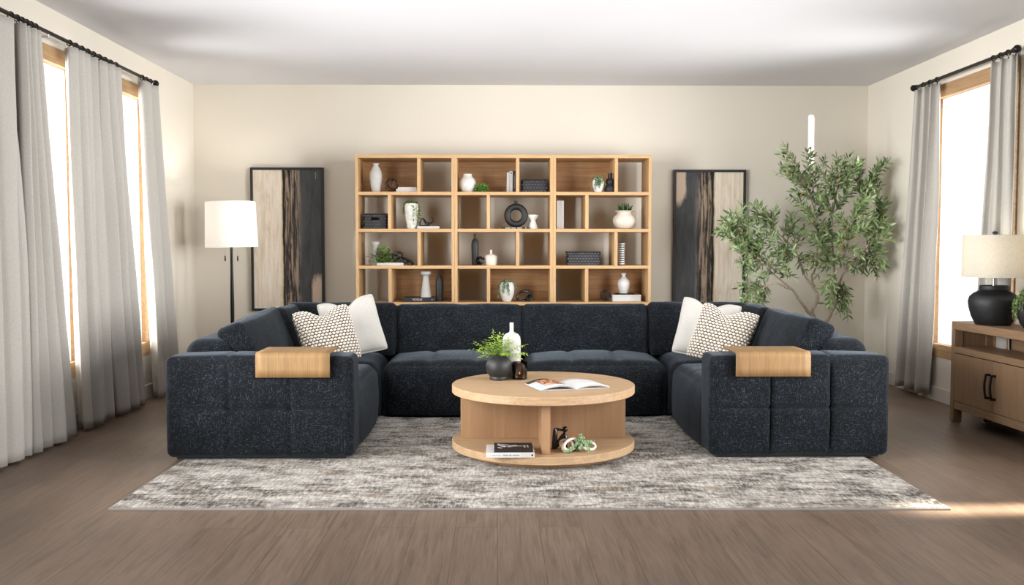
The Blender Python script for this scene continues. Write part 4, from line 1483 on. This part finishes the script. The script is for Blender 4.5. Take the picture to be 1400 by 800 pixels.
# back boards of the open niche leave a cable gap
MB().box(CD - .014, CD - .002, -.50, -ls, zsh, CT - TP).build('back_panel', M['console'], con, smooth=False)
MB().box(CD - .014, CD - .002, -CL + ls, -.78, zsh, CT - TP).build('back_panel', M['console'], con, smooth=False)
MB().box(CD - .014, CD - .002, -CL + ls, -ls, zd0 - .004, zd1 + .006).build('back_panel', M['console'], con, smooth=False)
dw = (CL - 2 * ls) / 3
for i in range(3):
    y1 = -ls - i * dw - .003
    y0 = -ls - (i + 1) * dw + .003
    d = MB().box(-.0, .02, y0, y1, zd0, zd1).build('door', M['console_v'], con, bevel=.0015)
    hy = y0 + .035 if i in (0, 2) else y1 - .035
    zm = (zd0 + zd1) / 2 + .0
    hp = []
    for q in range(13):
        f = q / 12
        hp.append((-.030 - .010 * math.sin(PI * f), hy, zm - .085 + .17 * f))
    hm = MB()
    for q in range(12):
        p, r2 = hp[q], hp[q + 1]
        hm.add([(p[0] - .005, p[1] - .008, p[2]), (p[0] - .005, p[1] + .008, p[2]), (p[0] + .005, p[1] + .008, p[2]), (p[0] + .005, p[1] - .008, p[2]),
                (r2[0] - .005, r2[1] - .008, r2[2]), (r2[0] - .005, r2[1] + .008, r2[2]), (r2[0] + .005, r2[1] + .008, r2[2]), (r2[0] + .005, r2[1] - .008, r2[2])],
               [(0, 1, 5, 4), (1, 2, 6, 5), (2, 3, 7, 6), (3, 0, 4, 7)])
    hm.box(-.036, 0, hy - .008, hy + .008, zm - .093, zm - .077).box(-.036, 0, hy - .008, hy + .008, zm + .077, zm + .093)
    hm.build('handle', M['blackmetal'], d, smooth=False)

tl = at(1357.5, 442, 7.05)
k = tl.y / F
tl.z = CT
tlp = thing('table_lamp', 'table lamp with black urn base and ivory drum shade on the console', 'lamp', tl)
urn = [(0, 0), (21.5, 0), (23, 1.2), (28, 12), (31.2, 24), (32.2, 32), (30.5, 39), (25, 44), (19.5, 47), (18.3, 48.5), (18.6, 49.5), (18.2, 54), (17.2, 54.4), (16.8, 50), (0, 50)]
MB().lathe([(r * k, z * k) for r, z in urn], 56).build('urn_base', M['charcoal'], tlp)
MB().lathe([(0, 50 * k), (.011, 50 * k), (.011, 64 * k), (0, 64 * k)], 16).build('stem', M['chrome'], tlp)
zb_, zt_ = at(1357, 379, tl.y).z - CT, at(1357, 321.5, tl.y).z - CT
rs = 41.2 * k
MB().lathe([(rs, zb_), (rs - .002, zt_), (rs - .006, zt_), (rs - .004, zb_), (rs, zb_)], 64).build('lamp_shade', M['shade_cream'], tlp, angle=60)
m = MB().tube([(0, 0, 64 * k), (0, 0, zt_ + .004)], .004, 8)
for a_ in (0, 2.09, 4.19): m.tube([(0, 0, zt_ - .015), (math.cos(a_) * (rs - .005), math.sin(a_) * (rs - .005), zt_ - .008)], .0025, 6)
m.build('harp', M['chrome'], tlp)
MB().sphere((0, 0, zt_ + .016), .02, 16, 10, sc=(1, 1, .7)).build('finial', M['iron'], tlp)
MB().sphere((0, 0, (zb_ + zt_) / 2), .03, 14, 10).build('bulb', glow('dim_bulb', (255, 226, 186), 2), tlp)

# potted trailing plant cut by the right edge
pc = at(1412, 442, 6.72)
pc.z = CT
t = thing('potted_ivy', 'black pot with small-leaved trailing plant at the right edge on the console', 'plant', pc)
k2 = pc.y / F
MB().lathe([(r * k2, z * k2) for r, z in [(0, 0), (11, 0), (16, 6), (20, 18), (20.5, 28), (18, 38), (14, 42), (13, 46), (11.5, 46), (12, 41), (0, 40)]], 40).build('pot', M['charcoal'], t)
mb, col, stm = MB(), [], MB()
random.seed(77)
for i in range(16):
    a = random.uniform(0, 2 * PI) if i > 6 else PI + random.uniform(-.7, .7)
    rr = random.uniform(19, 25) * k2
    ln = random.uniform(.4, 1)
    z1 = 46 * k2
    pp = [Vector((0, 0, z1 - .02)), Vector((math.cos(a) * rr * .55, math.sin(a) * rr * .55, z1 + random.uniform(.0, .05))), Vector((math.cos(a) * rr, math.sin(a) * rr, z1 * (1 - .25 * ln))), Vector((math.cos(a) * rr * 1.05, math.sin(a) * rr * 1.05, z1 * (1 - .85 * ln)))]
    stm.tube(pp, .0015, 5)
    for q in range(40):
        f = q / 40 * 2.99
        b_ = int(f)
        leafblade(mb, col, pp[b_].lerp(pp[b_ + 1], f - b_), rv(), rv(), .016, .010, random.uniform(0, .9))
mb.col = col
mb.build('foliage', M['herb'], t, angle=180)
stm.build('stem', M['bark'], t)

# ------------------------------------------------------------------ olive tree
TY = 9.45
def tp(px, py, d=0):
    return at(px, py, TY + d)
base = Vector((tp(1124, 430).x, TY, 0))
tree = thing('olive_tree', 'tall leafy olive tree in the right corner behind the sofa', 'tree', base)
tb, lf, lc_, olive_spots = MB(), MB(), [], []
random.seed(19)
fork = Vector((base.x, TY, .57))
def limb(pts, r0, r1):
    n = len(pts)
    # smooth
    out = []
    for i in range(n - 1):
        p0, p1, p2, p3 = pts[max(0, i - 1)], pts[i], pts[i + 1], pts[min(n - 1, i + 2)]
        for q in range(4):
            t_ = q / 4
            out.append(.5 * ((2 * p1) + (-p0 + p2) * t_ + (2 * p0 - 5 * p1 + 4 * p2 - p3) * t_ ** 2 + (-p0 + 3 * p1 - 3 * p2 + p3) * t_ ** 3) + rv(.004))
    out.append(pts[-1])
    m = len(out)
    tb.tube(out, [r0 + (r1 - r0) * (i / (m - 1)) for i in range(m)], 9)
    return out
limb([Vector((base.x, TY, .2)), Vector((base.x + .01, TY, .40)), fork], .045, .034)
limbs = [
    [fork, tp(1108, 430, -.02), tp(1100, 420, -.05), tp(1092, 408, -.08), tp(1082, 395, -.12), tp(1070, 385, -.15), tp(1056, 373, -.18), tp(1035, 352, -.2)],
    [fork, tp(1111, 428, 0), tp(1116, 414, 0), tp(1118, 404, 0), tp(1112, 394, 0), tp(1105, 384, .02), tp(1097, 370, .04), tp(1091, 350, .05), tp(1076, 330, .05), tp(1055, 312, .05)],
    [tp(1113, 392, 0), tp(1110, 380, .05), tp(1115, 364, .1), tp(1117, 345, .12), tp(1118, 315, .12), tp(1112, 280, .1), tp(1100, 248, .08)],
    [fork, tp(1134, 433, .03), tp(1139, 418, .04), tp(1141, 405, .04), tp(1143, 390, .02), tp(1141, 372, 0), tp(1139, 350, 0), tp(1137, 320, .03), tp(1140, 285, .06), tp(1146, 255, .08)],
    [tp(1143, 395, .03), tp(1150, 382, 0), tp(1156, 370, -.04), tp(1167, 360, -.06), tp(1180, 345, -.1), tp(1195, 325, -.1), tp(1206, 300, -.1)],
    [tp(1156, 371, -.04), tp(1153, 352, -.06), tp(1158, 336, -.06), tp(1163, 315, -.04), tp(1168, 290, 0), tp(1176, 262, .03)],
    [tp(1082, 395, -.12), tp(1074, 393, -.16), tp(1064, 388, -.2), tp(1052, 390, -.22), tp(1040, 395, -.24)],
]
for i, l in enumerate(limbs): limb(l, .019 if i in (0, 1, 3) else .012, .005)
def spray(p0, p1, n, L=.085, W=.019, tone=(.1, .75), curve=.03):
    """one leafy twig from p0 to p1"""
    d = p1 - p0
    mid = p0.lerp(p1, .5) + Vector((0, 0, curve)) + rv(.02)
    pts = []
    for i in range(9):
        t_ = i / 8
        pts.append(p0 * (1 - t_) ** 2 + mid * 2 * t_ * (1 - t_) + p1 * t_ ** 2)
    tb.tube(pts, [.0042 - .003 * i / 8 for i in range(9)], 5)
    for i in range(n):
        t_ = .12 + .88 * i / (n - 1)
        p = p0 * (1 - t_) ** 2 + mid * 2 * t_ * (1 - t_) + p1 * t_ ** 2
        tg = ((mid - p0) * (1 - t_) + (p1 - mid) * t_).normalized()
        side = tg.orthogonal().normalized()
        side.rotate(Matrix.Rotation(i * 1.9 + random.uniform(-.5, .5), 3, tg))
        for sg in (-1, 1):
            leafblade(lf, lc_, p, tg * random.uniform(.5, 1.1) + side * sg + rv(.25), rv(), L * random.uniform(.65, 1.15), W * random.uniform(.75, 1.2), random.uniform(*tone), random.uniform(-.1, .3))
    leafblade(lf, lc_, p1, (p1 - mid), rv(), L, W, random.uniform(*tone))
    if random.random() < .13:
        q = p0.lerp(p1, random.uniform(.3, .9)) + Vector((0, 0, -.018))
        olive_spots.append(q)
tw = [  # start px, end px, depth shift
    ((1100, 250), (1074, 208), 0), ((1100, 252), (1070, 228), -.05), ((1105, 262), (1082, 236), .05), ((1106, 258), (1108, 213), 0), ((1110, 262), (1124, 222), .05),
    ((1108, 270), (1086, 262), -.1), ((1112, 278), (1095, 250), .1), ((1113, 285), (1134, 246), 0), ((1115, 300), (1092, 278), -.1), ((1116, 300), (1132, 270), .1),
    ((1144, 262), (1150, 226), 0), ((1145, 258), (1170, 222), .05), ((1146, 262), (1163, 236), -.05), ((1142, 275), (1136, 240), .05), ((1141, 290), (1160, 258), 0), ((1140, 296), (1122, 268), -.08),
    ((1174, 268), (1176, 226), 0), ((1176, 264), (1196, 236), .02), ((1176, 266), (1212, 228), -.05), ((1172, 285), (1205, 250), .05), ((1170, 290), (1188, 256), -.1),
    ((1204, 302), (1228, 276), .05), ((1200, 310), (1226, 282), -.05), ((1195, 322), (1222, 300), -.12), ((1196, 326), (1230, 354), -.1), ((1190, 330), (1222, 340), 0), ((1186, 338), (1206, 366), -.05),
    ((1185, 335), (1196, 300), -.15), ((1190, 328), (1208, 312), -.2), ((1182, 343), (1190, 372), .05), ((1178, 345), (1172, 372), 0), ((1184, 340), (1218, 322), -.2),
    ((1165, 310), (1178, 286), -.15), ((1164, 318), (1186, 306), -.2), ((1160, 330), (1176, 318), -.2), ((1163, 320), (1150, 300), -.15), ((1160, 330), (1146, 322), -.1), ((1166, 300), (1182, 275), -.2),
    ((1156, 345), (1140, 330), -.12), ((1157, 340), (1172, 344), -.15), ((1140, 330), (1124, 312), -.1), ((1138, 345), (1120, 336), -.1), ((1139, 350), (1156, 356), -.12), ((1139, 360), (1122, 366), -.1),
    ((1141, 385), (1133, 412), -.08), ((1142, 375), (1127, 396), -.1), ((1150, 388), (1153, 422), .05), ((1152, 384), (1163, 412), .05), ((1150, 384), (1142, 418), .12),
    ((1118, 315), (1102, 292), -.05), ((1118, 330), (1098, 318), -.1), ((1117, 340), (1130, 322), .1), ((1116, 345), (1100, 352), -.1), ((1117, 325), (1136, 300), .12), ((1116, 350), (1132, 350), -.1),
    ((1090, 345), (1070, 352), -.05), ((1088, 342), (1092, 318), 0), ((1078, 332), (1060, 338), -.05), ((1076, 330), (1080, 304), .05), ((1060, 315), (1040, 290), .1), ((1065, 320), (1046, 318), 0),
    ((1058, 313), (1030, 298), .05), ((1055, 312), (1062, 286), .12), ((1056, 312), (1032, 285), .15), ((1070, 325), (1085, 296), .12), ((1052, 310), (1048, 292), .18), ((1040, 300), (1018, 300), .1), ((1090, 350), (1108, 360), 0),
    ((1038, 354), (1012, 330), -.15), ((1036, 352), (990, 318), -.2), ((1034, 350), (1000, 296), -.15), ((1035, 352), (1004, 340), -.25), ((1040, 358), (1012, 358), -.2), ((1045, 362), (1022, 372), -.25),
    ((1036, 350), (1022, 312), -.2), ((1038, 350), (1040, 318), -.2), ((1012, 320), (982, 314), -.2), ((1015, 328), (992, 302), -.15), ((1048, 364), (1034, 346), -.2), ((1052, 370), (1062, 345), -.2), ((1056, 372), (1042, 384), -.25),
    ((1058, 374), (1074, 360), -.2), ((1065, 382), (1080, 372), -.2), ((1020, 318), (1008, 290), -.15), ((1030, 335), (1052, 330), -.22), ((1062, 352), (1075, 340), -.15),
    ((1046, 392), (1022, 402), -.24), ((1042, 394), (1030, 416), -.24), ((1040, 394), (1018, 392), -.24), ((1050, 390), (1044, 416), -.2), ((1036, 394), (1020, 412), -.26),
]
for (a_, b_, d) in tw:
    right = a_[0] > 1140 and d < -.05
    for rep in range(4 if a_[0] > 1125 else 3):
        jx, jy = (0, 0) if rep == 0 else (random.uniform(-9, 9), random.uniform(-9, 9))
        dd = d + random.uniform(-.12, .12)
        p0, p1 = tp(a_[0], a_[1], d * .6), tp(b_[0] + jx, b_[1] + jy, dd)
        p0.y, p1.y = min(p0.y, YB - .2), min(p1.y, YB - .2)
        p1.x = min(p1.x, XR - .16)
        n = max(5, int((p1 - p0).length / .030))
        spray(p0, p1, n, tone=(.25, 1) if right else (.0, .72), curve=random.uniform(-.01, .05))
tb.build('trunk', M['bark'], tree, base, angle=80)
for q in olive_spots: MB().sphere(q, .0095, 10, 8, sc=(1, 1, 1.3)).build('olive', M['fruit'], tree, base, angle=80)
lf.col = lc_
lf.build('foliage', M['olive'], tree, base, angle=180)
MB().lathe([(0, 0), (.15, 0), (.155, .01), (.20, .30), (.205, .32), (.19, .32), (.185, .29), (0, .27)], 40).build('pot', M['charcoal'], tree)
MB().lathe([(0, .27), (.185, .285), (0, .30)], 30).build('soil', M['soil'], tree)

# ------------------------------------------------------------------ light
def area(name, loc, rot, sx, sy, power, col=(1, 1, 1), spread=180):
    l = bpy.data.lights.new(name, 'AREA')
    l.shape = 'RECTANGLE'
    l.size, l.size_y = sx, sy
    l.energy = power
    l.color = col
    l.spread = R(spread)
    o = bpy.data.objects.new(name, l)
    C.objects.link(o)
    o.rotation_euler = rot.to_euler() if hasattr(rot, 'to_euler') else rot
    o.location = loc
    return o
zc = (WIN_Z0 + WIN_Z1) / 2
LP = {0: 58, 1: 58, 2: 74, 3: 62}
RP = {0: 76, 1: 74, 2: 62}
for sd, wins, pw, xi in ((-1, left_wins, LP, XL), (1, right_wins, RP, XR)):
    for i, (a, b) in enumerate(wins):
        near = b < 5.8          # lamps of unseen nearer windows, set inside and turned to brighten the room's back
        yaw_ = 32 if near else 0
        area('daylight', (xi - sd * (.27 if near else -(PD - .012)), (a + b) / 2, zc), Euler((0, 0, R(-sd * yaw_))).to_matrix().to_4x4() @ Euler((0, R(90) * sd, 0)).to_matrix().to_4x4(),
             WIN_Z1 - WIN_Z0 - .24, (b - a - .11) * (.8 if near else 1), pw[i], (1, 1, 1), 100 if near else 104)
def point(name, loc, power, col, rad):
    l = bpy.data.lights.new(name, 'POINT')
    l.energy = power
    l.color = col
    l.shadow_soft_size = rad
    o = bpy.data.objects.new(name, l)
    C.objects.link(o)
    o.location = loc
    return o
point('lamp_glow', (lc.x, LY, zb + .24), 42, (1, .95, .88), .05)
point('lamp_glow', (tl.x, tl.y, CT + (zb_ + zt_) / 2), 4, (1, .9, .76), .05)
def aim(o, tgt):
    d = Vector(tgt) - o.location
    o.rotation_euler = d.to_track_quat('-Z', 'Y').to_euler()
beam = area('sun_patch_lamp', (XR - .06, 4.95, .85), (0, 0, 0), .16, .5, 4, (1, .88, .72), 9)  # lamp added just inside the wall, standing in for sun on the floor
aim(beam, (2.65, 4.93, 0))
leak = area('wall_streak_lamp', (XR - .19, 8.5, 2.44), (0, 0, 0), .05, .70, .35, (1, 1, 1), 1)  # lamp added in the room for the bright wall streak; no gap here
streak_t = at(1109, 190, YB)
leak.rotation_euler = Vector((streak_t.x - leak.location.x, YB - leak.location.y, 0)).to_track_quat('-Z', 'Y').to_euler()
w = bpy.data.worlds.new('sky')
scn.world = w
w.use_nodes = True
bg = w.node_tree.nodes['Background']
bg.inputs[0].default_value = (1, 1, 1, 1)
bg.inputs[1].default_value = 1.0

scn.view_settings.view_transform = 'Standard'
scn.view_settings.look = 'None'
scn.view_settings.gamma = 1
scn.view_settings.exposure = 0
scn.view_settings.use_curve_mapping = False
cy = scn.cycles
cy.use_denoising = True
cy.max_bounces = 8
cy.diffuse_bounces = 4
cy.glossy_bounces = 3
cy.transparent_max_bounces = 12
cy.sample_clamp_indirect = 6
cy.caustics_reflective = False
cy.caustics_refractive = False
